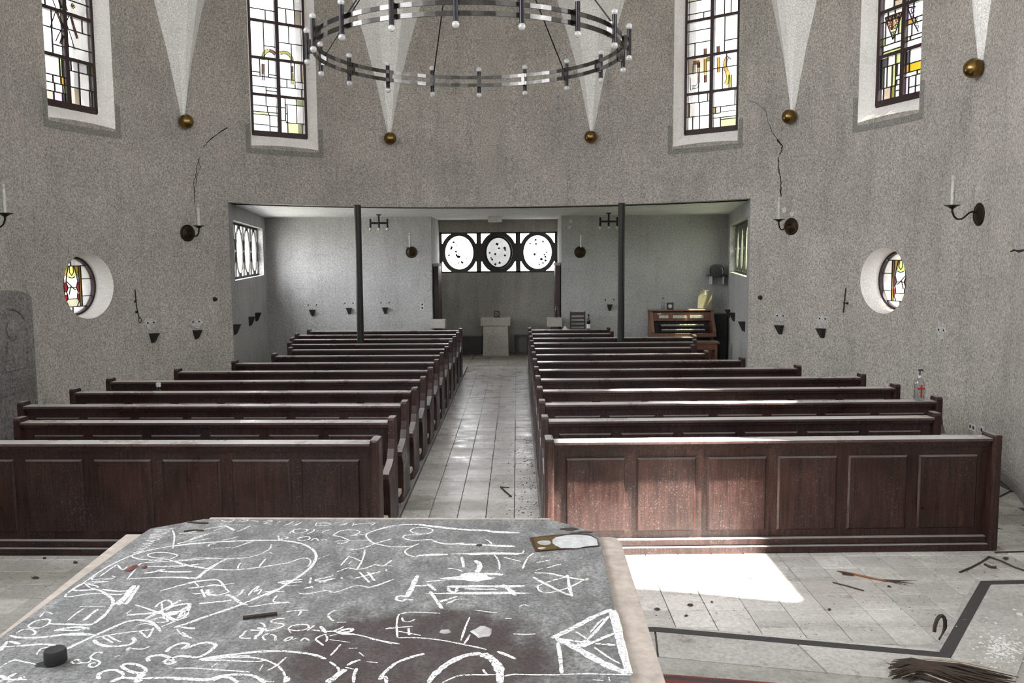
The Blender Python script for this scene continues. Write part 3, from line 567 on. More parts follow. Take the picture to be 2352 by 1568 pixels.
# oval tracery windows of the gallery
def oval_window(name, loc, rz, dim=False, z0=PZ0, pw=PW, mat='pane_frost'):
    root = empty(name, loc, rz, kind='structure'); h = PZ1 - PZ0; zc = z0 + h / 2; hw = pw / 2
    ax, az = .335 * pw / .9367, .395; N = 40; fw, rw, td = (.055, .10, .05) if abs(rz) < .1 else (.05, .05, .014)
    fr = MB(); fr.box(-hw, -hw + fw, -td, td, z0, z0 + h); fr.box(hw - fw, hw, -td, td, z0, z0 + h); fr.box(-hw, hw, -td, td, z0, z0 + .04); fr.box(-hw, hw, -td, td, z0 + h - .04, z0 + h)
    fr.build('tracery_frame', 'concrete', root)
    m = MB(); vs = []
    for ka, d in ((rw, -td * .8), (0, -td * .8), (0, td * .8), (rw, td * .8)):
        vs += [((ax + ka) * math.cos(2 * PI * k / N), d, zc + (az + ka) * math.sin(2 * PI * k / N)) for k in range(N)]
    m.add(vs, [(j * N + k, j * N + (k + 1) % N, ((j + 1) % 4) * N + (k + 1) % N, ((j + 1) % 4) * N + k) for j in range(4) for k in range(N)]); m.build('tracery_ring', 'concrete', root)
    P = [(ax * math.cos(2 * PI * k / N), zc + az * math.sin(2 * PI * k / N)) for k in range(N)]
    poly_plate(root, P, 'pane_frost_dim' if dim else mat)
    for sx in (-1, 1):
        for sz in (-1, 1):
            q = [(sx * (hw - fw), zc + sz * (h / 2 - .04))]
            aa = [math.radians(27 + 37 * i / 8) for i in range(9)]
            arcp = [(sx * min((ax + rw - .005) * math.cos(t), hw - fw - .001), zc + sz * min((az + rw - .005) * math.sin(t), h / 2 - .041)) for t in aa]
            poly_plate(root, [q[0], (sx * (hw - fw), arcp[0][1])] + arcp + [(arcp[-1][0], q[0][1])], mat)
    web = MB()                                                   # concrete filling between ring and frame
    for sx in (-1, 1):
        for sz in (-1, 1):
            for lo, hi in ((2, 27), (64, 88)):
                A = [((ax + rw - .012) * math.cos(math.radians(lo + (hi - lo) * i / 6)), (az + rw - .012) * math.sin(math.radians(lo + (hi - lo) * i / 6))) for i in range(7)]
                X_, Z_ = hw - fw + .004, h / 2 - .036
                Pq = [(min(x, X_), min(z, Z_)) for x, z in A]; Pq += [(X_, Pq[-1][1]), (X_, Pq[0][1])] if lo < 10 else [(Pq[-1][0], Z_), (Pq[0][0], Z_)]
                web.prism([(sx * x, zc + sz * z) for x, z in Pq], 'y', -td * .6, td * .6)
    web.build('tracery_web', 'concrete', root)['kind'] = 'stuff'
    fr = MB(); rg = random.Random(name)
    for k in range(12 if abs(rz) < .1 else 0):
        t = rg.uniform(0, 2 * PI); r = rg.choice([.25, .5, .62, .75]); cx, cz = ax * r * math.cos(t), zc + az * r * math.sin(t); s = rg.uniform(.016, .044); a_ = rg.uniform(0, 3)
        pts = [(cx + s * math.cos(a_ + b), -.012, cz + s * math.sin(a_ + b)) for b in (0, rg.uniform(1.2, 2), rg.uniform(2.6, 3.4), rg.uniform(4.2, 5))]
        fr.add(pts + [(p[0], -.005, p[2]) for p in pts], [(0, 1, 2, 3), (7, 6, 5, 4), (0, 4, 5, 1), (1, 5, 6, 2), (2, 6, 7, 3), (3, 7, 4, 0)])
    for k in range(14 if abs(rz) < .1 else 0):
        t = 2 * PI * k / 14 + .1; fr.ribbon([(.93 * ax * math.cos(t + d), -.006, zc + .93 * az * math.sin(t + d)) for d in (0, .1, .2)], (0, -1, 0), .011, .004)
    if fr.v: fr.build('glass_fragments', 'lead', root)['kind'] = 'stuff'
    if dim:
        m = MB(); vs = []
        for ka, d in ((-.002, -.06), (-.05, -.06), (-.05, -.01), (-.002, -.01)): vs += [((ax + ka) * math.cos(2 * PI * k / N), d, zc + (az + ka) * math.sin(2 * PI * k / N)) for k in range(N)]
        m.add(vs, [(j * N + k, j * N + (k + 1) % N, ((j + 1) % 4) * N + (k + 1) % N, ((j + 1) % 4) * N + k) for j in range(4) for k in range(N)]); m.build('inner_ring', 'lead', root)
    return root
for k in range(3): oval_window('window_%d' % n_[0], (-1.42 + .9367 * (k + .5), 20.92, 0), 0, k == 1, PZ0 - .035, .9367); n_[0] += 1
portal((-.015, 20.75, 2.38), Vector((0, -1, 0)).to_track_quat('-Z', 'Y').to_euler(), 2.75, .95)
for p, q, sg in ((GL0, GL1, 1), (GR0, GR1, -1)):
    t = Vector((q[0] - p[0], q[1] - p[1], 0)).normalized(); out = Vector((-t.y, t.x, 0)) * sg
    rz = math.atan2(t.y, t.x) if sg > 0 else math.atan2(t.y, t.x) + PI
    for k in range(4):
        s = along(p, q, S0 + PW * (k + .5)); oval_window('window_%d' % n_[0], (s[0] + out.x * .13, s[1] + out.y * .13, 0), rz, mat='pane_frost_clear' if sg > 0 else 'pane_frost_green'); n_[0] += 1
    s = along(p, q, S0 + 2 * PW); portal((s[0] + out.x * .02, s[1] + out.y * .02, 2.415), (-out).to_track_quat('-Z', 'Y').to_euler(), 4.4, .96)

# ------------------------------------------------------------------ vault springers with their gilded end balls
BALL_Z = 4.28; BANG = [-91.6, -54.7, -18.4, 18.2, 54.8, 91.6]
WS = [(4.36, .035), (4.75, .12), (5.2, .215), (5.9, .40), (6.6, .62), (7.3, .92), (8.0, 1.3), (8.6, 1.68)]
BL = ['brass ball under the white vault rib nearest the memorial stone', 'brass ball between the ray window and the arch window', 'brass ball between the arch window and the chandelier rods', 'brass ball under the rib beside the letter window', 'brass ball between the letter window and the grape window', 'large looking brass ball beyond the grape window, under the last rib']
for i, ad in enumerate(BANG):
    phi = math.radians(ad); m = MB(); vs = []
    for z, wd in WS:
        da = wd / R0; p = .02 + wd * .55
        vs += [cyl(phi - da, z, R0 + .02), cyl(phi - da * .42, z, R0 - p * .86), cyl(phi, z, R0 - p), cyl(phi + da * .42, z, R0 - p * .86), cyl(phi + da, z, R0 + .02)]
    fs = []
    for k in range(len(WS) - 1):
        b = k * 5; fs += [(b + j, b + j + 1, b + j + 6, b + j + 5) for j in range(4)] + [(b + 4, b, b + 5, b + 9)]
    fs += [(4, 3, 2, 1, 0), tuple(range(len(vs) - 5, len(vs)))]; m.add(vs, fs)
    struct('trim_%d' % (i + 1), m, 'plaster_rib')
    c = cyl(phi, BALL_Z, R0 - .085); m = MB(); m.ball((0, 0, 0), .105, 24, 16); o = m.build('brass_ball', 'brass', None, True); o.location = c
    tag(o, BL[i], 'ball', 'brass balls below the vault ribs')

# ------------------------------------------------------------------ floors
def rect_mesh(name, mat, sx, sy, th=.012, b=.002):
    m = MB(); x, y = sx / 2, sy / 2
    m.add([(-x, -y, -th), (x, -y, -th), (x, y, -th), (-x, y, -th), (-x, -y, -b), (x, -y, -b), (x, y, -b), (-x, y, -b), (-x + b, -y + b, 0), (x - b, -y + b, 0), (x - b, y - b, 0), (-x + b, y - b, 0)],
          [(3, 2, 1, 0), (0, 1, 5, 4), (1, 2, 6, 5), (2, 3, 7, 6), (3, 0, 4, 7), (4, 5, 9, 8), (5, 6, 10, 9), (6, 7, 11, 10), (7, 4, 8, 11), (8, 9, 10, 11)])
    me = m.mesh(name); me.materials.append(MAT[mat]); return me
m = MB(); m.box(-7, 7, -5.4, 21.3, -.25, -.010); floor = struct('floor', m, 'grout')
TS = .253; tile_me = rect_mesh('tile', 'tile_nave', TS - .006, TS - .006); tile_n = rect_mesh('tile', 'tile_niche', .394, .394)
def inview(x, y, z=0):
    v = Vector((x, y, z)) - CAM; d = v.dot(_f); 
    if d < .3: return None
    X, Y = 1176 + FPX * v.dot(_r) / d, 784 - FPX * v.dot(_u) / d
    return (X, Y, d) if -40 < X < 2392 and Y < 1610 else None
spots = []
for i in range(-22, 22):
    for j in range(-2, 60):
        x, y = .138 - TS / 2 + TS * i, 4.45 + TS * (j + .5)
        if y > 18.15 or y < 4.0: continue
        if y > 6.75 and abs(x) > .66 and not (abs(x) > 3.4 and y < 13.4): continue
        if math.hypot(x, y - CY) > R0 - .02 and y > 7.0 and abs(x) > 1: continue
        if y < 5.75 and abs(x) > 3.6: continue
        iv = inview(x, y); vis = iv is not None
        if vis:
            X, Y, d = iv
            if Y > 1195 and 330 < X < 1380: vis = False
            if Y > 1240 and X > 1380 and X < 1430 + (Y - 1232) * .3: vis = False
            if Y > 1225 and X < 330 and (Y - 1225) > (290 - X) * .79: vis = False
            if y > 6.75 and x < -.7: vis = False
            if y > 6.75 and .66 < x < 4.15: vis = False
        spots.append((0 if vis else 1, (iv[2] if vis else y), x, y))
spots.sort(); rest = MB(); k = 0
rg = random.Random(2)
for hid, d, x, y in spots:
    dz = rg.uniform(-.0012, .0012)
    if not hid and k < 292:
        o = bpy.data.objects.new('tile', tile_me); COL.objects.link(o); o.parent = floor; o.location = (x, y, dz); o.rotation_euler = (rg.uniform(-.002, .002), rg.uniform(-.002, .002), rg.uniform(-.003, .003)); k += 1
    else: h = TS / 2 - .002; rest.box(x - h, x + h, y - h, y + h, -.012, dz)
o = rest.build('tiles', 'tile_nave', floor); o['kind'] = 'stuff'
MB().box(-5.2, 5.2, 18.2, 18.26, -.02, .012).build('threshold', 'stone_border', floor)
for i in range(-4, 5):
    for j in range(7):
        x, y = i * .4 + .0, 18.46 + j * .4
        if y > 20.8 or abs(x) > 1.6: continue
        o = bpy.data.objects.new('tile', tile_n); COL.objects.link(o); o.parent = floor; o.location = (x, y, .004)
MB().box(-7, -1.8, 18.26, 18.95, -.02, .002).build('margin', 'tile_niche', floor); MB().box(1.8, 7, 18.26, 18.95, -.02, .002).build('margin', 'tile_niche', floor)
# wooden platforms under the pews
for sx, nm_ in ((-1, 'floor_pews_left'), (1, 'floor_pews_right')):
    pts = [(.63, 6.68), (4.05, 6.72), (4.45, 8.6), (4.4, 10.2), (3.9, 11.2), (3.4, 12.3), (3.55, 15.5), (3.6, 17.9), (.63, 17.9)]
    m = MB(); m.prism([(sx * x, y) for x, y in pts], 'z', -.005, .022); p = struct(nm_, m, 'floor_board')
    k_ = MB(); k_.box(min(sx * .615, sx * .655), max(sx * .615, sx * .655), 6.6, 17.95, -.005, .035); k_.build('kerb', 'wood_dark', p)

# sanctuary steps
fr_pts = [(-1.22, 4.9), (1.22, 4.9), (2.69, 4.57), (3.45, 5.59), (4.6, 5.64)]
front = [(-4.6, 5.64), (-3.45, 5.59), (-2.69, 4.57)] + fr_pts
m = MB(); m.prism(front + [(4.6, -5), (-4.6, -5)], 'z', -.02, .142); plat = struct('floor_sanctuary', m, 'grout')
def inset(poly, d):
    out = []
    for i, p in enumerate(poly):
        a_ = Vector(poly[max(i - 1, 0)]); b_ = Vector(poly[min(i + 1, len(poly) - 1)]); p = Vector(p)
        t1 = (p - a_).normalized() if (p - a_).length > 0 else (b_ - p).normalized(); t2 = (b_ - p).normalized() if (b_ - p).length > 0 else t1
        n1 = Vector((t1.y, -t1.x)); n2 = Vector((t2.y, -t2.x)); bis = (n1 + n2).normalized(); out.append(tuple(p + bis * (d / max(bis.dot(n1), .3))))
    return out
e0, e1, e2, e3 = front, inset(front, .028), inset(front, .092), inset(front, .40)
def band(name, A, B, z0, z1, mat, gap=0.0, cuts=1):
    for i in range(len(A) - 1):
        n = cuts if not isinstance(cuts, list) else cuts[i]
        for k in range(n):
            def L(P, t): return (P[i][0] + (P[i + 1][0] - P[i][0]) * t, P[i][1] + (P[i + 1][1] - P[i][1]) * t)
            t0, t1 = k / n + gap, (k + 1) / n - gap
            MB().prism([L(A, t0), L(A, t1), L(B, t1), L(B, t0)], 'z', z0, z1).build(name, mat, plat)
band('nosing', e0, e1, .10, .151, 'stone_border'); band('strip', e1, e2, .12, .1515, 'strip_black'); band('border_stone', e2, e3, .12, .150, 'stone_border', .003, [1, 2, 2, 3, 2, 2, 1])
def inside(x, y, P):
    c = False
    for i in range(len(P)):
        (x0, y0), (x1, y1) = P[i], P[i - 1]
        if (y0 > y) != (y1 > y) and x < (x1 - x0) * (y - y0) / (y1 - y0) + x0: c = not c
    return c
ring = e3 + [(4.58, 2), (-4.58, 2)]; tile_s = rect_mesh('tile', 'tile_sanctuary', .376, .301, .03)
fill = MB(); fill.prism(ring, 'z', .12, .1455); fill.build('bedding', 'tile_sanctuary', plat)
# second step, red edged
st2 = [(-3.2, 3.55), (-1.13, 4.0), (1.13, 4.0), (3.3, 3.62)]
for i in range(-11, 12):
    for j in range(14):
        x, y = i * .38 + .1, 5.35 - j * .305
        if not all(inside(x + a_, y + b_, ring) for a_ in (-.19, .19) for b_ in (-.15, .15)): continue
        if inside(x, y - .2, st2 + [(3.3, 0), (-3.2, 0)]): continue
        o = bpy.data.objects.new('tile', tile_s); COL.objects.link(o); o.parent = plat; o.location = (x, y, .150 + rg.uniform(-.001, .001))
m = MB(); m.prism(st2 + [(3.3, -5), (-3.2, -5)], 'z', .12, .298); st = struct('floor_altar_step', m, 'tile_sanctuary')
plat_ = plat; plat = st; s1 = inset(st2, .02); s2 = inset(st2, .05); s3 = inset(st2, .08); band('nosing', st2, s1, .2, .3005, 'nosing_red'); band('strip', s1, s2, .25, .300, 'strip_black'); band('nosing', s2, s3, .25, .3005, 'nosing_red')
# skirting along the round wall
for nm_, a0, a1 in (('baseboard_left', -1.62, -.835), ('baseboard_right', .835, 2.2)):
    m = MB(); vs = []; n = 40
    for i in range(n + 1):
        p = a0 + (a1 - a0) * i / n
        vs += [cyl(p, 0, R0 + .01), cyl(p, 0, R0 - .022), cyl(p, .10, R0 - .022), cyl(p, .115, R0 + .01)]
    fs = [(i * 4 + j, i * 4 + j + 1, i * 4 + j + 5, i * 4 + j + 4) for i in range(n) for j in range(3)] + [(0, 1, 2, 3), (n * 4 + 3, n * 4 + 2, n * 4 + 1, n * 4)]
    m.add(vs, fs); struct(nm_, m, 'plaster_band')

# ------------------------------------------------------------------ pews
def S_profile():                                                # end panel outline in (y, z): seat side towards the altar (-y)
    return [(.085, .022), (.085, .90), (.07, .925), (-.04, .925), (-.055, .90), (-.055, .74), (-.075, .66), (-.13, .585), (-.24, .545), (-.33, .53), (-.375, .51), (-.385, .47), (-.36, .435), (-.335, .40), (-.325, .30), (-.335, .12), (-.37, .022)]
def bevel_obj(o, wd=.006):
    b = bmesh.new(); b.from_mesh(o.data); bmesh.ops.bevel(b, geom=[e for e in b.edges if e.is_manifold and e.calc_face_angle(0) > 1.0], offset=wd, segments=2, affect='EDGES', profile=.6); b.to_mesh(o.data); b.free()
ORD = ['front', 'second', 'third', 'fourth', 'fifth', 'sixth', 'seventh', 'eighth', 'ninth', 'tenth', 'eleventh', 'twelfth', 'rear']
RX = [4.13, 4.08, 4.50, 4.46, 4.42, 3.95, 3.47, 3.17, 3.14, 3.34, 3.50, 2.17, 2.2]
LX = [4.10, 3.96, 4.41, 4.33, 4.32, 3.86, 3.41, 3.11, 3.09, 3.32, 3.49, 3.62, 3.60]
EXTRA = {(1, 0): 'sunlit parapet with dusty dappled panels', (-1, 0): 'parapet running past the dark altar slab'}
for sx, ends, sd in ((1, RX, 'organ side of the aisle'), (-1, LX, 'side away from the organ')):
    for n in range(13):
        L = ends[n] - .63; Y = 6.58 + .833 * n; rot = math.radians((1.1 if sx > 0 else -1.3) * (1 if n < 4 else .6))
        lab = ('dark wood front pew parapet with large panels, no seat, %s' % sd) if n == 0 else 'dark panelled wooden pew, %s row back from the altar, %s' % (ORD[n], sd) if n < 12 else 'dark wooden pew, rearmost row by the back wall, %s' % sd
        root = empty('pew_parapet' if n == 0 else 'pew', (sx * .63, Y, 0), rot, lab, 'pew', 'pews along the aisle')
        def X(a_, b_): return (min(sx * a_, sx * b_), max(sx * a_, sx * b_))
        def bx(a_, b_, *r): m = MB(); m.box(*X(a_, b_), *r); return m
        npan = max(3, round(L / .56)); gap0 = .10; pitch = (L - .12 - gap0) / npan
        base = 0 if n == 0 else .022
        if n == 0:
            for x0 in (0, L - .07):
                o = bx(x0, x0 + .07, -.085, .10, 0, .915).build('end_panel', 'wood_pew', root); bevel_obj(o, .02)
            bx(.07, L - .07, .0, .035, .09, .845).build('back_board', 'wood_pew', root)
            for k in range(npan):
                x0 = .07 + gap0 / 2 + pitch * k + .045; m = MB(); m.bevbox(*X(x0, x0 + pitch - .09), -.016, .001, .165, .745, .012); m.build('panel', 'wood_pew', root)
            o = bx(.07, L - .07, -.075, .075, .862, .885).build('book_ledge', 'wood_ledge', root); bevel_obj(o, .005)
            m = MB(); m.box(*X(.07, L - .07), -.05, .04, .838, .862); m.box(*X(.07, L - .07), -.03, .0, .815, .838); m.build('ledge_moulding', 'wood_pew', root)
            m = MB(); m.box(*X(.07, L - .07), -.045, .04, .06, .108); m.box(*X(.02, L - .02), -.075, .05, 0, .055); o = m.build('plinth', 'wood_pew', root); bevel_obj(o, .008)
        else:
            P = S_profile()
            for x0 in (0, L - .06):
                m = MB(); m.prism(P, 'x', *X(x0, x0 + .06)); o = m.build('end_panel', 'wood_pew', root); bevel_obj(o, .008)
            bx(.06, L - .06, .005, .032, .40, .862).build('back_board', 'wood_pew', root)
            bx(.06, L - .06, .0, .03, .022, .10).build('lower_rail', 'wood_pew', root)
            for k in range(npan):
                x0 = .06 + gap0 / 2 + pitch * k + .04; m = MB(); m.bevbox(*X(x0, x0 + pitch - .08), -.009, .006, .47, .765, .010); m.build('panel', 'wood_pew', root)
            o = bx(.06, L - .06, -.06, .075, .862, .885).build('book_ledge', 'wood_ledge', root); bevel_obj(o, .005)
            bx(.06, L - .06, -.035, .005, .835, .862).build('ledge_moulding', 'wood_pew', root)
            o = bx(.06, L - .06, -.37, .006, .425, .455).build('seat', 'wood_pew', root); bevel_obj(o, .006)
        if n < 12:
            m = MB(); m.box(*X(.02, L - .08), .27, .41 if n != 9 else .335, .135, .185); o = m.build('kneeler', 'pad', root); bevel_obj(o, .015)
            for x0 in (.12, L / 2, L - .18): m = MB(); m.prism([(.035, .09), (.035, .136), (.33, .136), (.33, .022), (.28, .022), (.28, .09)], 'x', *X(x0, x0 + .04)); m.build('kneeler_bracket', 'wood_dark', root)
        if sx < 0 and n in (1, 2):
            m = MB(); m.box(*X(.065, .5), -.35, -.02, .455, .505); o = m.build('cushion', 'cushion_red', root); bevel_obj(o, .015)

# ------------------------------------------------------------------ altar
AT = 1.30
def ap(x, y, z=AT): p = onZ(x, y, z); return (p.x, p.y)
def ext(p, q, Y): t = (Y - p[1]) / (q[1] - p[1]); return (p[0] + (q[0] - p[0]) * t, Y)
NEAR = 1.12
altar = empty('altar', (.02, 2.1, .3), 0, 'grey stone altar covered in chalk scrawls, with a pale marble rim, in the front', 'altar')
AI = Matrix.Translation((-.02, -2.1, -.3))
def abuild(m, name, mat, par=None): m.xf(AI); return m.build(name, mat, par or altar)
bz = AT - .016
la, lb = ap(290, 1226, bz), ap(0, 1457, bz); ra, rb = ap(1418, 1233, bz), ap(1530, 1568, bz)
wl = ext(la, lb, NEAR); wr = ext(ra, rb, NEAR); pL, pR = ap(484, 1187, bz), ap(1264, 1189, bz)
rcorner = [ap(1400, 1232, bz), ap(1414, 1234, bz), ap(1424, 1241, bz), ap(1429, 1250, bz)]
beige = [wl, la, (pL[0], la[1]), pL, pR, (pR[0], rcorner[0][1])] + rcorner + [ext(rcorner[-1], rb, NEAR)]
m = MB(); m.prism(beige, 'z', bz - .14, bz); o = abuild(m, 'marble_table', 'marble_beige'); bevel_obj(o, .004)
dl = [ap(345, 1213), ap(325, 1226)]; dl_near = ext(ap(325, 1226), ap(0, 1463), NEAR); dr = [ap(1264, 1192), ap(1366, 1221), ap(1373, 1228), ap(1378, 1238)]; dr_near = ext(ap(1378, 1238), ap(1449, 1568), NEAR)
slab = [dl_near, dl[1], dl[0], ap(468, 1191), dr[0]] + dr[1:] + [dr_near]
m = MB(); m.prism(slab, 'z', bz + .0005, AT); o = abuild(m, 'slate_slab', 'slate'); bevel_obj(o, .003)
cx = (wl[0] + wr[0]) / 2
m = MB(); m.box(cx - .62, cx + .62, NEAR + .25, pL[1] - .35, .3, bz - .14); abuild(m, 'pedestal', 'limestone')
m = MB(); m.box(cx - .72, cx + .72, NEAR + .15, pL[1] - .25, .3, .38); abuild(m, 'base', 'limestone')

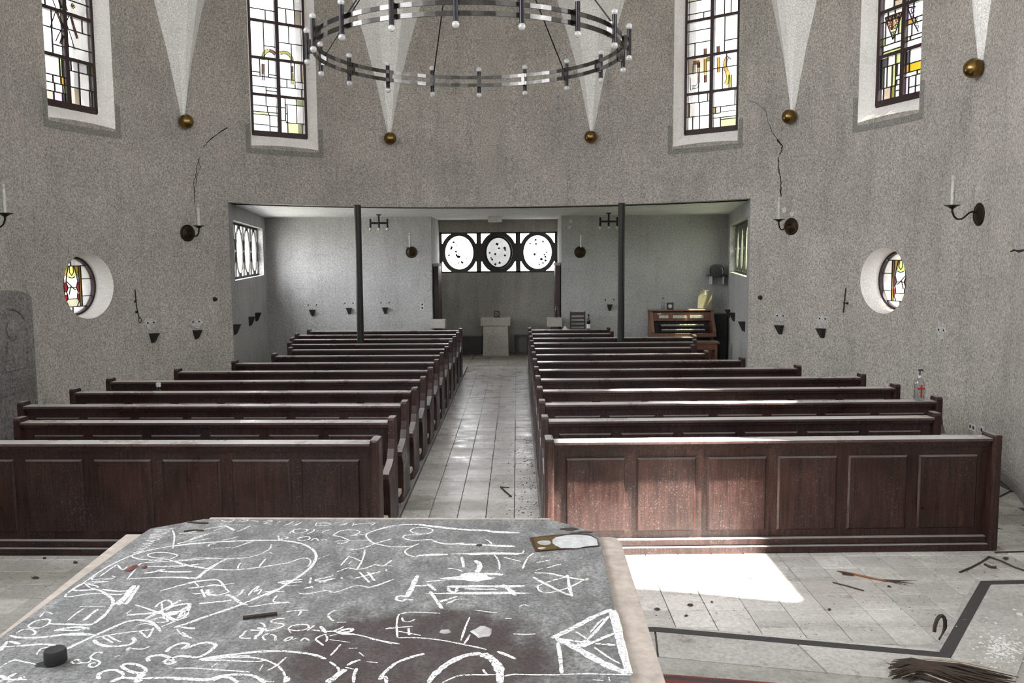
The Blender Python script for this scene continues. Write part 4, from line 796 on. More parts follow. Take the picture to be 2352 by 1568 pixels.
# chalk writing and signs, in strokes read off the slab: (crop origin, scale, strokes)
TN, MD, TK, VT = .0036, .0056, .0095, .017
CH = [(0, 1180, 4.042, [
 (TK, [(600,1265),(740,1195),(880,1130),(1080,1040),(1180,1000),(1280,985),(1390,1000),(1450,1040),(1490,1090)]),
 (MD, [(2020,262),(1820,272),(1650,290),(1500,315),(1400,335),(1300,360),(1200,395),(1000,490),(850,590),(770,645)]),
 (TK, [(770,645),(700,685),(680,705),(740,712),(900,705),(980,740),(1040,790),(1050,830),(1020,880),(960,950),(880,1010),(820,1030),(650,1025),(450,1020)]),
 (MD, [(780,640),(850,692),(910,680),(860,660),(790,650),(900,640),(1000,625)]), (MD, [(690,690),(610,750),(620,770),(720,760),(800,745),(940,740)]),
 (MD, [(930,580),(1040,500),(1090,475),(1120,510),(1150,515),(1180,490)]), (TN, [(860,600),(890,575),(850,612),(920,605),(1020,605),(1065,590),(1040,575)]), (TN, [(800,640),(900,625),(1010,630)]),
 (MD, [(260,1040),(320,1000),(400,980),(465,985),(440,1030),(360,1060),(280,1055),(260,1040)]), (MD, [(150,1110),(200,1080),(280,1070),(330,1100),(300,1130)]), (TK, [(90,1130),(200,1150),(400,1145),(600,1120),(780,1105)]), (TK, [(500,1085),(700,1050),(830,1070)]), (MD, [(560,1080),(720,1080),(830,1050)]),
 (MD, [(630,990),(700,930),(780,880)]), (TK, [(780,990),(850,930),(910,885)]), (MD, [(740,860),(980,865)]), (TN, [(370,960),(420,910),(490,930)]),
 (VT, [(1100,845),(1180,760),(1245,665)]), (TK, [(1170,840),(1240,740),(1290,665)]), (TK, [(950,700),(1100,720),(1230,705)]), (MD, [(940,740),(1080,750),(1190,740)]), (TK, [(1050,835),(1180,830)]), (TN, [(1050,850),(1150,770),(1180,720)]),
 (TK, [(1180,940),(1320,930),(1500,915)]), (MD, [(1260,845),(1450,910),(1650,990)]), (TK, [(1350,975),(1500,900),(1680,800)]), (MD, [(1170,930),(1220,890)]), (MD, [(1500,820),(1510,915),(1530,980)]),
 (TK, [(1560,880),(1640,850),(1760,840),(1720,930),(1650,985),(1740,930),(1700,900),(1640,990),(1560,950),(1680,900),(1740,860)]), (MD, [(1440,870),(1480,830),(1560,800),(1600,850),(1540,900)]), (MD, [(1400,990),(1500,960),(1560,1000),(1460,1010)]), (MD, [(1500,1050),(1640,990),(1740,960)]),
 (MD, [(955,1295),(920,1285),(880,1295),(840,1330),(860,1350),(910,1365),(925,1390),(870,1425),(830,1415),(840,1390),(890,1385)]), (MD, [(850,1350),(820,1380),(760,1385),(690,1390),(665,1375),(720,1352),(755,1380)]),
 (TK, [(1540,1285),(1580,1245),(1640,1215),(1700,1200),(1750,1215),(1700,1255),(1760,1235),(1850,1205),(1930,1195),(2000,1215),(1985,1245),(1930,1290),(1850,1330),(1780,1332)]),
 (TK, [(1385,1368),(1370,1340),(1430,1317),(1500,1315),(1560,1330),(1590,1355),(1620,1375),(1590,1392),(1530,1385),(1535,1365),(1590,1345),(1680,1320),(1780,1332)]),
 (TK, [(1140,1405),(1180,1392),(1260,1398),(1330,1425),(1355,1455),(1330,1475),(1260,1478),(1180,1450),(1135,1420),(1140,1405)]),
 (TK, [(925,1535),(910,1500),(960,1465),(1040,1450),(1100,1460),(1145,1490),(1130,1520),(1060,1550),(1020,1560)]), (TK, [(1060,1545),(1130,1525),(1300,1530)]), (VT, [(1275,1568),(1300,1520),(1320,1480)]), (TK, [(1310,1530),(1600,1522),(1900,1538),(2000,1520)]),
 (TK, [(870,1170),(900,1200),(980,1228),(1090,1230),(1200,1215),(1250,1180),(1230,1150)]), (MD, [(890,1150),(1000,1130),(1150,1105),(1280,1090),(1420,1075)]), (MD, [(940,1140),(1000,1170),(1050,1200)]), (MD, [(1000,1130),(1060,1165),(1120,1190)]), (MD, [(1290,1085),(1330,1120),(1370,1150),(1400,1110),(1425,1060)]), (TN, [(1260,1040),(1350,1020),(1430,1040)]),
 (TK, [(0,1275),(40,1225),(70,1190),(130,1195),(185,1212)]), (MD, [(0,1240),(60,1235),(140,1228)]), (TK, [(150,1232),(330,1215),(450,1215),(530,1235),(580,1270)]), (MD, [(340,1310),(370,1265),(430,1242),(500,1240)]), (MD, [(0,1430),(60,1390),(130,1360),(200,1370),(290,1390),(360,1400)]), (TK, [(0,1560),(80,1520),(150,1480)]), (TK, [(0,1500),(100,1545),(230,1515)]), (MD, [(60,1568),(150,1545),(250,1540)]),
 (MD, [(1215,390),(1250,410),(1320,425),(1450,432),(1560,425),(1620,405),(1645,385),(1600,370),(1520,360),(1440,362),(1375,378),(1390,398),(1470,412),(1560,412)]), (MD, [(1550,425),(1650,450),(1760,480),(1890,500)]), (TK, [(1340,552),(1440,540),(1520,522),(1455,530),(1600,540),(1780,540)]), (MD, [(1360,490),(1600,488),(1840,468)]), (MD, [(1180,605),(1240,535),(1310,460),(1480,445),(1700,435),(2020,408)]), (MD, [(1180,605),(1350,595),(1600,588),(1820,600),(1900,545),(2020,465)]),
 (MD, [(1490,715),(1620,680),(1780,640),(1900,620),(2020,612)]), (MD, [(1750,690),(1900,675),(2020,658)]), (MD, [(1800,628),(1845,675)]), (MD, [(1780,742),(1880,736)]), (TK, [(1868,700),(1905,772)]), (TK, [(1930,725),(1945,750),(2020,755)]), (MD, [(1850,835),(2020,815)]), (TN, [(1600,150),(1620,210),(1605,320)]), (TN, [(1650,280),(1800,235),(1950,180)]), (MD, [(1680,1050),(1800,1065)]), (TN, [(1640,1070),(1700,1130),(1780,1150)]), (MD, [(1060,1330),(1110,1315)]), (TN, [(1220,1250),(1320,1255),(1390,1230)]),
 ] + [(TN, [(1430 - 13 * k + (k % 3) * 8, 148 + 14.5 * k), (1500 - 14.5 * k + (k * 7 % 5) * 8, 150 + 13.8 * k), (1612 - 21 * k + (k * 5 % 4) * 7, 133 + 14.6 * k)]) for k in range(17)]),
 (400, 1180, 4.704, [
 (TN, [(510,70),(560,85),(620,80),(650,62),(600,50)]), (TN, [(680,90),(760,82),(800,68),(740,65),(700,75)]), (TN, [(820,75),(900,80),(900,90)]), (TN, [(960,85),(1050,72),(1050,85),(970,105),(1060,112)]), (TN, [(1110,100),(1150,82)]), (TN, [(1180,130),(1240,108),(1290,82)]), (TN, [(1290,135),(1340,110),(1385,85)]), (TN, [(1240,112),(1330,112)]),
 (MD, [(1540,98),(1525,130)]), (TN, [(1535,128),(1640,126),(1690,112),(1640,98),(1545,102)]), (TN, [(1790,122),(1830,118),(1870,106),(1810,103)]), (TN, [(1940,98),(1925,135)]), (TN, [(1935,120),(2020,108),(2170,98),(2120,128)]),
 (TN, [(1240,215),(1285,180),(1330,165),(1400,165),(1440,178),(1400,200),(1330,210),(1290,200),(1290,180)]), (TN, [(1430,170),(1500,165),(1510,185),(1440,218)]), (TN, [(1540,195),(1560,180)]), (TN, [(1600,205),(1620,190),(1690,170)]), (TN, [(1600,208),(1680,206)]), (MD, [(1715,232),(1760,205),(1800,180)]), (TN, [(1790,185),(1880,175),(1980,180),(2005,200),(1960,225),(1900,240)]),
 (TK, [(1125,240),(1135,282)]), (MD, [(1140,278),(1200,272),(1230,255),(1180,252)]), (MD, [(1320,270),(1400,250),(1460,250),(1455,278),(1370,290),(1335,280)]), (MD, [(1480,290),(1510,268),(1540,268),(1560,292)]), (TK, [(1590,285),(1650,280)]), (MD, [(1715,235),(1800,250),(1900,292)]), (MD, [(1735,305),(1790,292),(1860,292),(1870,305),(1820,320),(1760,315)]), (TN, [(1880,292),(2110,290)]), (TN, [(1940,235),(2050,220),(2100,210)]),
 (TK, [(0,348),(150,330),(330,312),(560,298),(800,290),(1000,285),(1180,290),(1320,308),(1420,340),(1490,380),(1530,430),(1530,485),(1490,560),(1420,625),(1330,690),(1230,750),(1120,820),(1000,880)]),
 (TN, [(370,355),(375,335),(400,325),(450,322)]), (MD, [(620,372),(700,348),(780,318),(860,295)]), (TN, [(400,372),(520,370),(620,362)]), (TN, [(40,500),(180,488),(300,475),(560,485),(750,477),(880,452),(980,410),(1040,370),(1048,330)]),
 (MD, [(0,512),(60,535),(150,560),(280,582),(450,600),(600,606),(700,602),(820,590),(950,575),(1100,550),(1240,525),(1360,482)]), (TN, [(1360,482),(1430,478),(1470,500),(1470,540),(1440,570)]), (TK, [(240,692),(300,650),(350,605),(450,545),(565,488)]), (MD, [(0,580),(120,562),(265,545)]), (TK, [(0,632),(190,624)]), (MD, [(0,683),(120,686),(240,694)]),
 (MD, [(690,592),(692,565),(720,530)]), (MD, [(918,572),(950,530),(988,488)]), (TN, [(1030,415),(1065,432)]), (TN, [(1545,490),(1680,440)]), (TN, [(1280,345),(1330,370)]),
 (TN, [(50,210),(170,200),(300,172),(420,150),(560,128)]), (TK, [(550,128),(610,155),(645,180)]), (MD, [(480,120),(760,120)]), (TN, [(680,192),(750,165),(820,130)]), (TN, [(430,185),(550,138)]), (MD, [(55,212),(200,210)]), (TN, [(200,210),(500,205)]), (TN, [(30,322),(130,300),(220,260),(350,215)]), (TN, [(130,310),(250,290),(400,262)]), (TN, [(700,245),(600,270),(500,290)]),
 (MD, [(2352,140),(2250,160),(2160,185),(2090,212),(2075,245),(2110,285),(2170,320),(2270,345)]), (MD, [(1880,380),(1950,384),(2020,376),(2100,350),(2170,320),(2260,295),(2352,270)]), (MD, [(1800,560),(1850,500),(1890,460)]), (TN, [(1890,460),(1950,480),(2015,512)]), (TN, [(1885,545),(1915,515)]), (MD, [(2060,390),(2050,450),(2020,530),(1970,605)]), (MD, [(1760,627),(1820,605),(1880,585),(1960,600),(2050,592),(2130,565),(2180,550),(2250,565),(2300,540),(2352,500)]), (MD, [(2280,560),(2352,560)]), (MD, [(2295,600),(2285,630)]),
 (TN, [(1340,850),(1400,868),(1500,855),(1640,830),(1720,850),(1800,830),(1900,795),(1980,775),(2050,785),(2120,795),(2230,765),(2352,715)]),
 (MD, [(1940,702),(2080,665),(2230,625)]), (TK, [(2000,628),(2110,742)]), (TK, [(2090,628),(2168,725)]), (TK, [(1478,690),(1465,752)]), (VT, [(1410,805),(1500,790)]), (MD, [(1530,712),(1620,695),(1720,668)]), (TK, [(1525,712),(1580,730),(1740,698)]), (MD, [(1570,745),(1650,735)]), (TK, [(1120,748),(1220,728),(1390,708)]), (TK, [(1150,758),(1250,745),(1380,735)]), (TN, [(1200,778),(1350,770)]), (TK, [(1805,690),(1820,705)]),
 (MD, [(800,885),(840,835),(905,785),(910,795),(865,845)]), (MD, [(865,845),(930,818),(940,830),(900,875)]), (TN, [(680,890),(720,862),(750,815)]), (TK, [(550,880),(600,882),(660,920),(720,965),(795,990)]), (MD, [(955,848),(1060,838),(1200,845)]), (MD, [(1115,880),(1070,935),(1095,955),(1160,958),(1240,955)]), (TN, [(800,1005),(900,995),(1050,972),(1250,962)]), (TK, [(270,970),(450,955),(620,935)]),
 (MD, [(0,790),(100,765),(200,735),(320,720),(420,710),(480,720),(520,755),(550,800),(590,842)]), (MD, [(210,732),(265,780)]), (MD, [(150,808),(300,792),(430,768),(560,792)]), (MD, [(220,868),(330,852),(430,840)]), (TK, [(295,818),(330,902)]), (TK, [(375,818),(350,850),(375,875)]), (TN, [(375,875),(450,882),(530,865),(600,840)]), (TN, [(450,780),(540,765),(650,750)])]),
 (400, 1350, 4.704, [
 (TK, [(0,430),(140,385),(300,325),(450,275),(600,225),(750,168),(900,105),(1050,42),(1160,0)]),
 (MD, [(820,455),(920,460),(1000,462),(1080,450),(1150,425),(1190,400),(1150,385),(1080,378),(1045,365),(1065,345),(1130,332),(1210,330)]), (TK, [(900,430),(960,445),(1000,448)]), (TK, [(950,430),(940,480),(910,510),(880,525),(878,555)]), (MD, [(930,378),(970,395),(980,425)]), (MD, [(780,460),(745,500),(712,535),(760,545),(828,545)]),
 (MD, [(1230,440),(1270,412),(1340,398),(1420,395),(1455,415),(1440,440),(1380,458),(1290,460),(1230,445)]), (MD, [(1440,462),(1480,430),(1525,400)]), (TK, [(1580,415),(1615,455),(1640,485)]), (MD, [(1480,455),(1600,465),(1700,470),(1780,445),(1830,418)]), (MD, [(1650,500),(1580,520),(1530,555),(1570,590),(1612,622)]), (MD, [(1640,510),(1655,545),(1640,582)]), (TK, [(1760,490),(1820,455),(1920,442),(1905,470),(1850,480),(1790,490),(1860,498),(1945,500)]), (TN, [(1680,520),(1760,500)]),
 (MD, [(1030,490),(970,515),(960,540),(985,568)]), (MD, [(1040,505),(1085,515),(1095,545),(1092,570)]), (MD, [(1185,572),(1220,545),(1275,528),(1260,555),(1195,578)]), (TN, [(1275,562),(1320,545)]), (TN, [(1365,578),(1400,545),(1430,550),(1460,572)]), (TN, [(1240,460),(1265,490)]), (TN, [(1680,465),(1850,490),(2000,512),(2150,550),(2352,605)]), (TN, [(1680,560),(1900,590)]),
 (TK, [(270,775),(380,758),(500,742),(650,720),(800,700),(1000,686),(1200,686),(1400,705),(1530,730),(1640,770)]), (MD, [(290,780),(450,765),(600,755),(800,750),(950,772),(1050,805),(1120,845),(1170,895),(1195,950),(1192,1025)]), (TN, [(300,788),(500,782),(700,792),(900,798),(965,785)]), (TN, [(280,772),(450,738),(700,712),(850,696)]), (TN, [(300,780),(500,755),(700,735),(820,735)]), (TK, [(1200,960),(1235,985),(1200,1020)]), (TN, [(1000,900),(1120,830),(1210,750)]), (TN, [(920,900),(960,830)]), (TN, [(400,860),(470,810)]),
 (TK, [(0,985),(180,990),(350,1000),(430,975),(520,950),(650,938),(800,940),(870,958),(930,990),(985,1025)]), (TK, [(420,1005),(480,975),(545,965),(610,975),(650,1000),(690,1025)]), (TN, [(0,872),(200,868),(400,882),(600,895),(820,912)]), (MD, [(985,1010),(1080,1015)]),
 (VT, [(1650,1025),(1720,980),(1780,930),(1850,880)]), (MD, [(1680,800),(1740,840),(1780,885),(1765,940)]), (TK, [(1870,840),(1930,805),(2012,780)]), (MD, [(1850,860),(1940,880)]), (TK, [(1975,870),(1945,940),(1940,1025)]), (TN, [(1690,732),(1740,680),(1800,610)]), (MD, [(1890,655),(1980,652)]), (MD, [(2000,700),(2050,742)]), (MD, [(1660,300),(1700,345),(1730,355)]), (TN, [(1660,295),(1710,255),(1770,240)]), (TN, [(1760,375),(1860,372)]), (MD, [(1210,260),(1330,245),(1450,242)]), (MD, [(1340,305),(1365,270),(1380,235)]), (TK, [(80,425),(150,435),(225,440)]), (TK, [(2290,445),(2352,430)]), (MD, [(90,480),(140,520),(190,545)]), (TN, [(2080,800),(2200,810)])]),
 (850, 1180, 3.92, [
 (MD, [(0,165),(100,132),(180,112),(280,100),(450,95)]), (VT, [(440,98),(600,118),(750,135),(880,145),(1080,152)]), (VT, [(1060,158),(1200,168),(1345,172)]), (MD, [(360,150),(390,130),(450,122),(530,130),(565,150),(520,178),(440,180),(385,168),(360,150)]), (MD, [(295,212),(310,195),(360,190),(460,190)]), (MD, [(295,212),(340,232),(420,238),(560,230)]), (TK, [(560,238),(630,262),(720,272),(850,262)]), (VT, [(800,272),(1000,278),(1150,288),(1305,292)]), (MD, [(0,262),(60,268),(150,290),(260,298),(380,288),(440,268)]), (MD, [(400,285),(330,320),(315,345),(350,375),(430,388)]), (VT, [(420,378),(560,368),(700,365)]), (VT, [(880,366),(1050,358),(1200,358),(1340,362)]), (MD, [(1340,362),(1375,350),(1385,328)]), (MD, [(1040,230),(1075,248),(1095,272)]), (MD, [(1120,370),(1150,410),(1165,455),(1165,502)]), (TK, [(825,390),(835,430),(842,482)]), (VT, [(945,420),(985,450),(985,490),(960,525)]),
 (.034, [(820,562),(920,548),(1000,545)]), (.05, [(860,572),(950,575),(1060,562)]), (VT, [(900,590),(960,600),(1060,580)]), (VT, [(1000,540),(1100,542),(1195,548)]), (MD, [(700,490),(780,500),(830,520)]), (MD, [(1200,390),(1280,410),(1360,430)]), (TK, [(1470,355),(1410,400)]), (MD, [(1415,405),(1390,450),(1375,495)]), (MD, [(1500,440),(1560,428),(1625,415)]), (TN, [(1545,385),(1590,378)]), (MD, [(1590,488),(1650,470),(1720,452)]), (TN, [(1490,510),(1560,490)]),
 (TK, [(1470,570),(1530,605),(1610,645),(1700,692),(1820,742)]), (TK, [(1820,742),(1795,660),(1785,600),(1775,550)]), (MD, [(1775,565),(1700,585),(1610,610),(1530,640),(1508,662),(1530,695),(1590,710),(1660,702),(1740,680),(1820,650),(1900,608),(1970,578)]), (TK, [(1970,595),(1880,588),(1780,572),(1690,552),(1600,535),(1480,532)]), (MD, [(1480,655),(1520,665)]),
 (VT, [(432,550),(400,610),(370,680),(330,750)]), (TK, [(330,750),(280,738),(240,750),(240,772),(290,785),(325,765)]), (TK, [(335,775),(388,775)]), (TK, [(400,648),(470,648),(550,640)]), (MD, [(500,612),(610,602),(722,594)]), (TK, [(520,630),(560,665),(590,690)]), (TK, [(540,700),(570,740),(610,800),(650,855)]), (MD, [(620,785),(700,768),(785,742)]), (MD, [(800,768),(885,770)]), (MD, [(690,810),(730,790),(775,775)]), (VT, [(690,655),(850,655),(1000,652),(1200,655),(1390,650)]), (TK, [(850,675),(1000,680),(1150,680)]), (TK, [(700,665),(720,698),(770,702),(785,665)]), (VT, [(1190,640),(1250,680),(1310,735)]), (MD, [(30,595),(0,550)]), (MD, [(0,540),(95,522)]), (TN, [(0,660),(100,630),(210,590)])]),
 (850, 1350, 3.733, [
 (VT, [(1560,432),(1660,385),(1750,340),(1830,298),(1900,258),(1980,222),(2075,188)]), (.024, [(2080,195),(2110,300),(2140,430),(2170,560),(2222,735)]), (.024, [(2210,735),(2080,685),(1950,622),(1850,565),(1760,512),(1600,432)]), (TK, [(1610,470),(1622,540),(1632,620),(1645,742)]), (MD, [(1645,745),(1850,738),(2000,742),(2240,748)]), (TK, [(2050,240),(2000,300),(1940,370),(1870,440)]), (TK, [(1640,445),(1720,452),(1800,465)]), (TK, [(1930,480),(2010,485),(2105,492)]), (MD, [(1760,375),(1810,405),(1870,450)]), (TK, [(1840,500),(1920,465),(2010,425),(2105,388)]), (MD, [(1920,510),(1985,555),(2050,600),(2140,650)]), (MD, [(2060,230),(2090,340),(2115,450)]), (.03, [(1800,500),(1840,475),(1880,455)]), (MD, [(1660,470),(1760,490),(1830,495)]), (MD, [(2010,260),(1960,300),(1890,380)]),
 (VT, [(500,814),(540,755),(580,718),(650,660),(720,620),(800,585),(880,568),(960,565)]), (.024, [(960,568),(1020,592),(1060,625),(1095,670),(1112,720),(1115,814)]), (MD, [(970,700),(985,725),(1010,748)]), (MD, [(620,814),(700,775),(800,748),(1080,745)]), (TN, [(1150,758),(1230,742),(1400,745),(1640,745)]), (TK, [(80,785),(120,730),(170,685),(230,640),(320,605),(400,580),(465,565)]), (TK, [(75,785),(130,762),(140,814)]),
 (MD, [(250,225),(235,260),(228,330),(235,425)]), (TN, [(250,225),(330,210),(430,210),(600,218)]), (MD, [(130,352),(240,340),(365,330)]), (MD, [(235,370),(330,388),(435,408)]), (TK, [(330,345),(335,405)]), (TN, [(240,428),(400,428),(560,442),(700,465),(820,490),(920,510),(1000,530)]), (TK, [(1090,545),(1170,575),(1245,608)]), (TN, [(0,438),(120,458),(255,482)]), (MD, [(855,250),(820,330),(780,450)]), (MD, [(855,400),(835,440),(805,482)]), (MD, [(590,125),(670,100),(748,72)]), (MD, [(765,95),(845,98)]), (TN, [(690,130),(720,105),(760,100)]), (TN, [(275,255),(285,285),(340,290),(385,270)]), (TN, [(900,190),(1000,205),(1090,215)]), (MD, [(1160,262),(1215,265)]), (TN, [(1280,160),(1320,145),(1360,155)]), (TN, [(1230,395),(1330,400),(1420,395)]), (MD, [(1910,790),(2000,795)]), (MD, [(2045,765),(2055,800)])])]
def smooth_pts(P, k=3):                                         # Catmull-Rom through the traced points
    if len(P) < 3: return P
    out = []
    for i in range(len(P) - 1):
        a_, b_, c_, d_ = P[max(i - 1, 0)], P[i], P[i + 1], P[min(i + 2, len(P) - 1)]
        for j in range(k):
            t = j / k; out.append(tuple(.5 * ((2 * b_[q]) + (c_[q] - a_[q]) * t + (2 * a_[q] - 5 * b_[q] + 4 * c_[q] - d_[q]) * t * t + (3 * b_[q] - a_[q] - 3 * c_[q] + d_[q]) * t ** 3) for q in (0, 1)))
    return out + [P[-1]]
mk, mf = MB(), MB(); zc = 0
rg2 = random.Random(11)
for ox, oy, k, ss in CH:
    for wd, P in ss:
        zc += 1; pts = []
        for x, y in smooth_pts(P):
            q = onZ(ox + x / k, oy + y / k, AT); pts.append((q.x, q.y, AT + .0006 + .00001 * (zc % 60)))
        f = (1.6 if wd == TN else 1.05) if wd < VT else 1.0
        ws = [wd * f * rg2.uniform(.75, 1.2) for _ in pts]; ws[0] *= .6; ws[-1] *= .6
        (mf if wd == TN else mk).ribbon(pts, (0, 0, 1), ws)
# rubbed, smeared chalk patches
for px, py, wx, wy in [(1080, 1327, .08, .008), (1110, 1362, .15, .004), (1130, 1271, .12, .004), (180, 1457, .05, .003), (395, 1408, .02, .006)]:
    q = onZ(px, py, AT); mf.add([(q.x + wx * math.cos(t * PI / 8) * (1 + .25 * math.sin(5 * t)), q.y + wy * 2.4 * math.sin(t * PI / 8), AT + .0005) for t in range(16)], [tuple(range(16))])
for mm, nm_, mt in ((mk, 'chalk_drawing', 'chalk'), (mf, 'chalk_smears', 'chalk_faint')): mm.xf(AI); mm.build(nm_, mt, altar, fix=False)['kind'] = 'stuff'
def blob(px, py, rx, ry, mat, z=AT, th=.003, name='wax_spot', par=None, seed=1, n=14):
    q = onZ(px, py, z); rr = random.Random(seed); R_ = [rr.uniform(.75, 1.15) for _ in range(n)]
    P = [(q.x + rx * R_[i] * math.cos(2 * PI * i / n), q.y + ry * R_[i] * math.sin(2 * PI * i / n)) for i in range(n)]
    m = MB(); m.add([(*p, z) for p in P] + [(q.x + (p[0] - q.x) * .8, q.y + (p[1] - q.y) * .8, z + th) for p in P], [tuple(range(n - 1, -1, -1)), tuple(range(n, 2 * n))] + [(i, (i + 1) % n, n + (i + 1) % n, n + i) for i in range(n)])
    if par: m.xf(AI)
    return m.build(name, mat, par)
blob(1107, 1450, .030, .035, 'wax', AT, .004, 'wax_spot', altar, 3); blob(1024, 1451, .016, .012, 'wax', AT, .004, 'wax_spot', altar, 4); blob(296, 1491, .006, .008, 'card_white', AT, .003, 'wax_spot', altar, 5)
blob(110, 1525, .034, .020, 'wax_black', AT, .002, 'burn_mark', altar, 6)
for i, (x, y, rx, ry) in enumerate([(1308, 1215, .034, .020), (1345, 1222, .03, .010), (1362, 1246, .012, .012), (1100, 1252, .012, .014), (1322, 1225, .022, .012)]): blob(x, y, rx, ry, 'soot', AT, .0012 + .0002 * i, 'burn_mark', altar, 20 + i)

# things lying on the altar
q = onZ(128, 1522, AT); o = MB().lathe([(.0245, 0), (.027, .004), (.026, .03), (.024, .034), (.012, .032)], 20).build('candle_stub', 'wax_black', None, True); o.location = (q.x, q.y, AT + .002); tag(o, 'black burnt candle stub standing on the chalked altar slab', 'candle')
def flat_thing(name, P, mat, z, th=.0015, par=None):
    n = len(P); m = MB(); m.add([(*p, z) for p in P] + [(*p, z + th) for p in P], [tuple(range(n - 1, -1, -1)), tuple(range(n, 2 * n))] + [(i, (i + 1) % n, n + (i + 1) % n, n + i) for i in range(n)]); return m.build(name, mat, par)
c0 = Vector((*ap(1290, 1247), AT + .0024)); hc = empty('holy_card', c0, 0, 'burnt gold and red picture card with a white veiled shape, lying at the altar corner', 'card')
def cardpart(name, px, mat, z, th=.0006):
    P = [(ap(x, y)[0] - c0.x, ap(x, y)[1] - c0.y) for x, y in px]; return flat_thing(name, P, mat, z, th, hc)
K = 9.046
def cp(L): return [(1200 + x / K, 1200 + y / K) for x, y in L]
cardpart('card_sheet', cp([(150, 328), (480, 290), (900, 255), (1380, 245), (1560, 350), (1600, 500), (900, 560), (270, 610)]), 'card_red', 0, .0012)
cardpart('ground', cp([(230, 335), (600, 310), (760, 300), (640, 400), (720, 560), (380, 595), (300, 540), (255, 420)]), 'card_gold', .0012)
cardpart('white_figure', cp([(620, 380), (700, 325), (930, 280), (1200, 275), (1420, 300), (1550, 370), (1570, 490), (1350, 510), (1125, 555), (800, 550), (690, 500), (625, 450)]), 'card_white', .0014)
cardpart('face', cp([(300, 435), (350, 405), (460, 395), (560, 400), (600, 440), (560, 480), (470, 490), (370, 480)]), 'wax', .0018); cardpart('hand', cp([(310, 555), (400, 530), (490, 545), (420, 578), (340, 572)]), 'pad', .0018)
def stick(name, pts, r, mat, label, cat, group=None):
    m = MB(); m.tube(pts, r, 6); o = m.build(name, mat); return tag(o, label, cat, group)
def onal(x, y, h): q = onZ(x, y, AT); return (q.x, q.y, AT + h)
stick('charred_stick', [onal(558, 1423, .006), onal(597, 1418, .006), onal(637, 1413, .006)], .0055, 'soot', 'short charred stick lying across the chalk marks in the middle of the altar', 'stick')
stick('twig', [onal(430, 1200, .004), onal(455, 1202, .004), onal(478, 1203, .004)], .0035, 'twig', 'thin dark twig by the far edge of the altar', 'twig')
stick('twig', [onal(422, 1222, .004), onal(445, 1219, .004), onal(468, 1220, .004)], .003, 'twig', 'thin dark twig beside the tally marks on the altar', 'twig')
def leaf(pts, mat, label, z, k=.004, name='leaf', group=None):
    P = [onZ(x, y, z) for x, y in pts]; n = len(P); c = sum(P, Vector()) / n; m = MB()
    m.add([(p.x, p.y, z + .001) for p in P] + [(c.x, c.y, z + k)] + [(p.x, p.y, z + .0022) for p in P] + [(c.x, c.y, z + k + .0015)], [(i, n, (i + 1) % n) for i in range(n)] + [(n + 1 + i, n + 1 + (i + 1) % n, 2 * n + 1) for i in range(n)] + [(i, (i + 1) % n, n + 1 + (i + 1) % n, n + 1 + i) for i in range(n)])
    return tag(m.build(name, mat), label, 'leaf', group)
leaf([(285, 1311), (298, 1303), (312, 1297), (318, 1300), (310, 1307), (298, 1312)], 'leaf_red', 'dry reddish brown leaf on the altar beside the chalked M', AT + .001, .005)
leaf([(325, 1304), (332, 1300), (338, 1301), (334, 1305)], 'leaf_red', 'small reddish leaf scrap on the altar, right by the larger reddish leaf', AT + .001, .003)

# ------------------------------------------------------------------ chandelier
CC = Vector((-.08, 9.83, 4.54)); CRr = 1.68
ch = empty('chandelier', CC, 0, 'large dark metal ring chandelier with tube lamps hanging over the pews', 'chandelier')
for zz in (.048, -.048):
    N = 96; m = MB(); vs = []
    for r, z in ((CRr - .008, -.021), (CRr + .008, -.021), (CRr + .008, .021), (CRr - .008, .021)): vs += [(r * math.cos(2 * PI * k / N), r * math.sin(2 * PI * k / N), z + zz) for k in range(N)]
    m.add(vs, [(j * N + k, j * N + (k + 1) % N, ((j + 1) % 4) * N + (k + 1) % N, ((j + 1) % 4) * N + k) for j in range(4) for k in range(N)]); m.build('ring', 'chrome', ch)
tube_me = MB().tube([(0, 0, -.135), (0, 0, .135)], .0245, 14).mesh('lamp_tube'); tube_me.materials.append(MAT['gunmetal'])
brk_me = MB().box(-.02, .02, -.014, .05, -.07, .07).mesh('bracket'); brk_me.materials.append(MAT['chrome'])
bm_ = MB(); bm_.ball((0, 0, 0), .034, 16, 12); bulb_me = bm_.mesh('bulb'); bulb_me.materials.append(MAT['bulb_glass'])
for p in bulb_me.polygons: p.use_smooth = True
sm_ = MB(); sm_.lathe([(.004, -.02), (.009, -.012), (.009, .014), (.012, .018)], 8); core_me = sm_.mesh('bulb_cap'); core_me.materials.append(MAT['white_plastic'])
for k in range(18):
    t = math.radians(20 * k + 1.0); d = Vector((-math.sin(t), -math.cos(t), 0))
    b = link('bracket', brk_me, ch); b.location = d * CRr; b.rotation_euler = (0, 0, math.atan2(d.y, d.x) - PI / 2)
    o = link('lamp_tube', tube_me, ch); o.location = d * (CRr + .062)
    for s in (1, -1):
        bb = link('bulb', bulb_me, o); bb.location = (0, 0, s * .162); cc = link('bulb_cap', core_me, o); cc.location = (0, 0, s * .145)
for ang in (160, 100, 40, -20, -80, -140):
    t = math.radians(ang + 1); d = Vector((-math.sin(t), -math.cos(t), 0)); m = MB(); m.tube([d * CRr + Vector((0, 0, .05)), d * .10 + Vector((0, 0, 2.2))], .008, 6); m.tube([d * CRr + Vector((0, 0, -.07)), d * CRr + Vector((0, 0, .07))], .016, 6); m.build('rod', 'gunmetal', ch)
m = MB(); m.lathe([(.11, 2.17), (.13, 2.19), (.13, 2.23), (.03, 2.28)], 20); m.build('hub', 'gunmetal', ch)
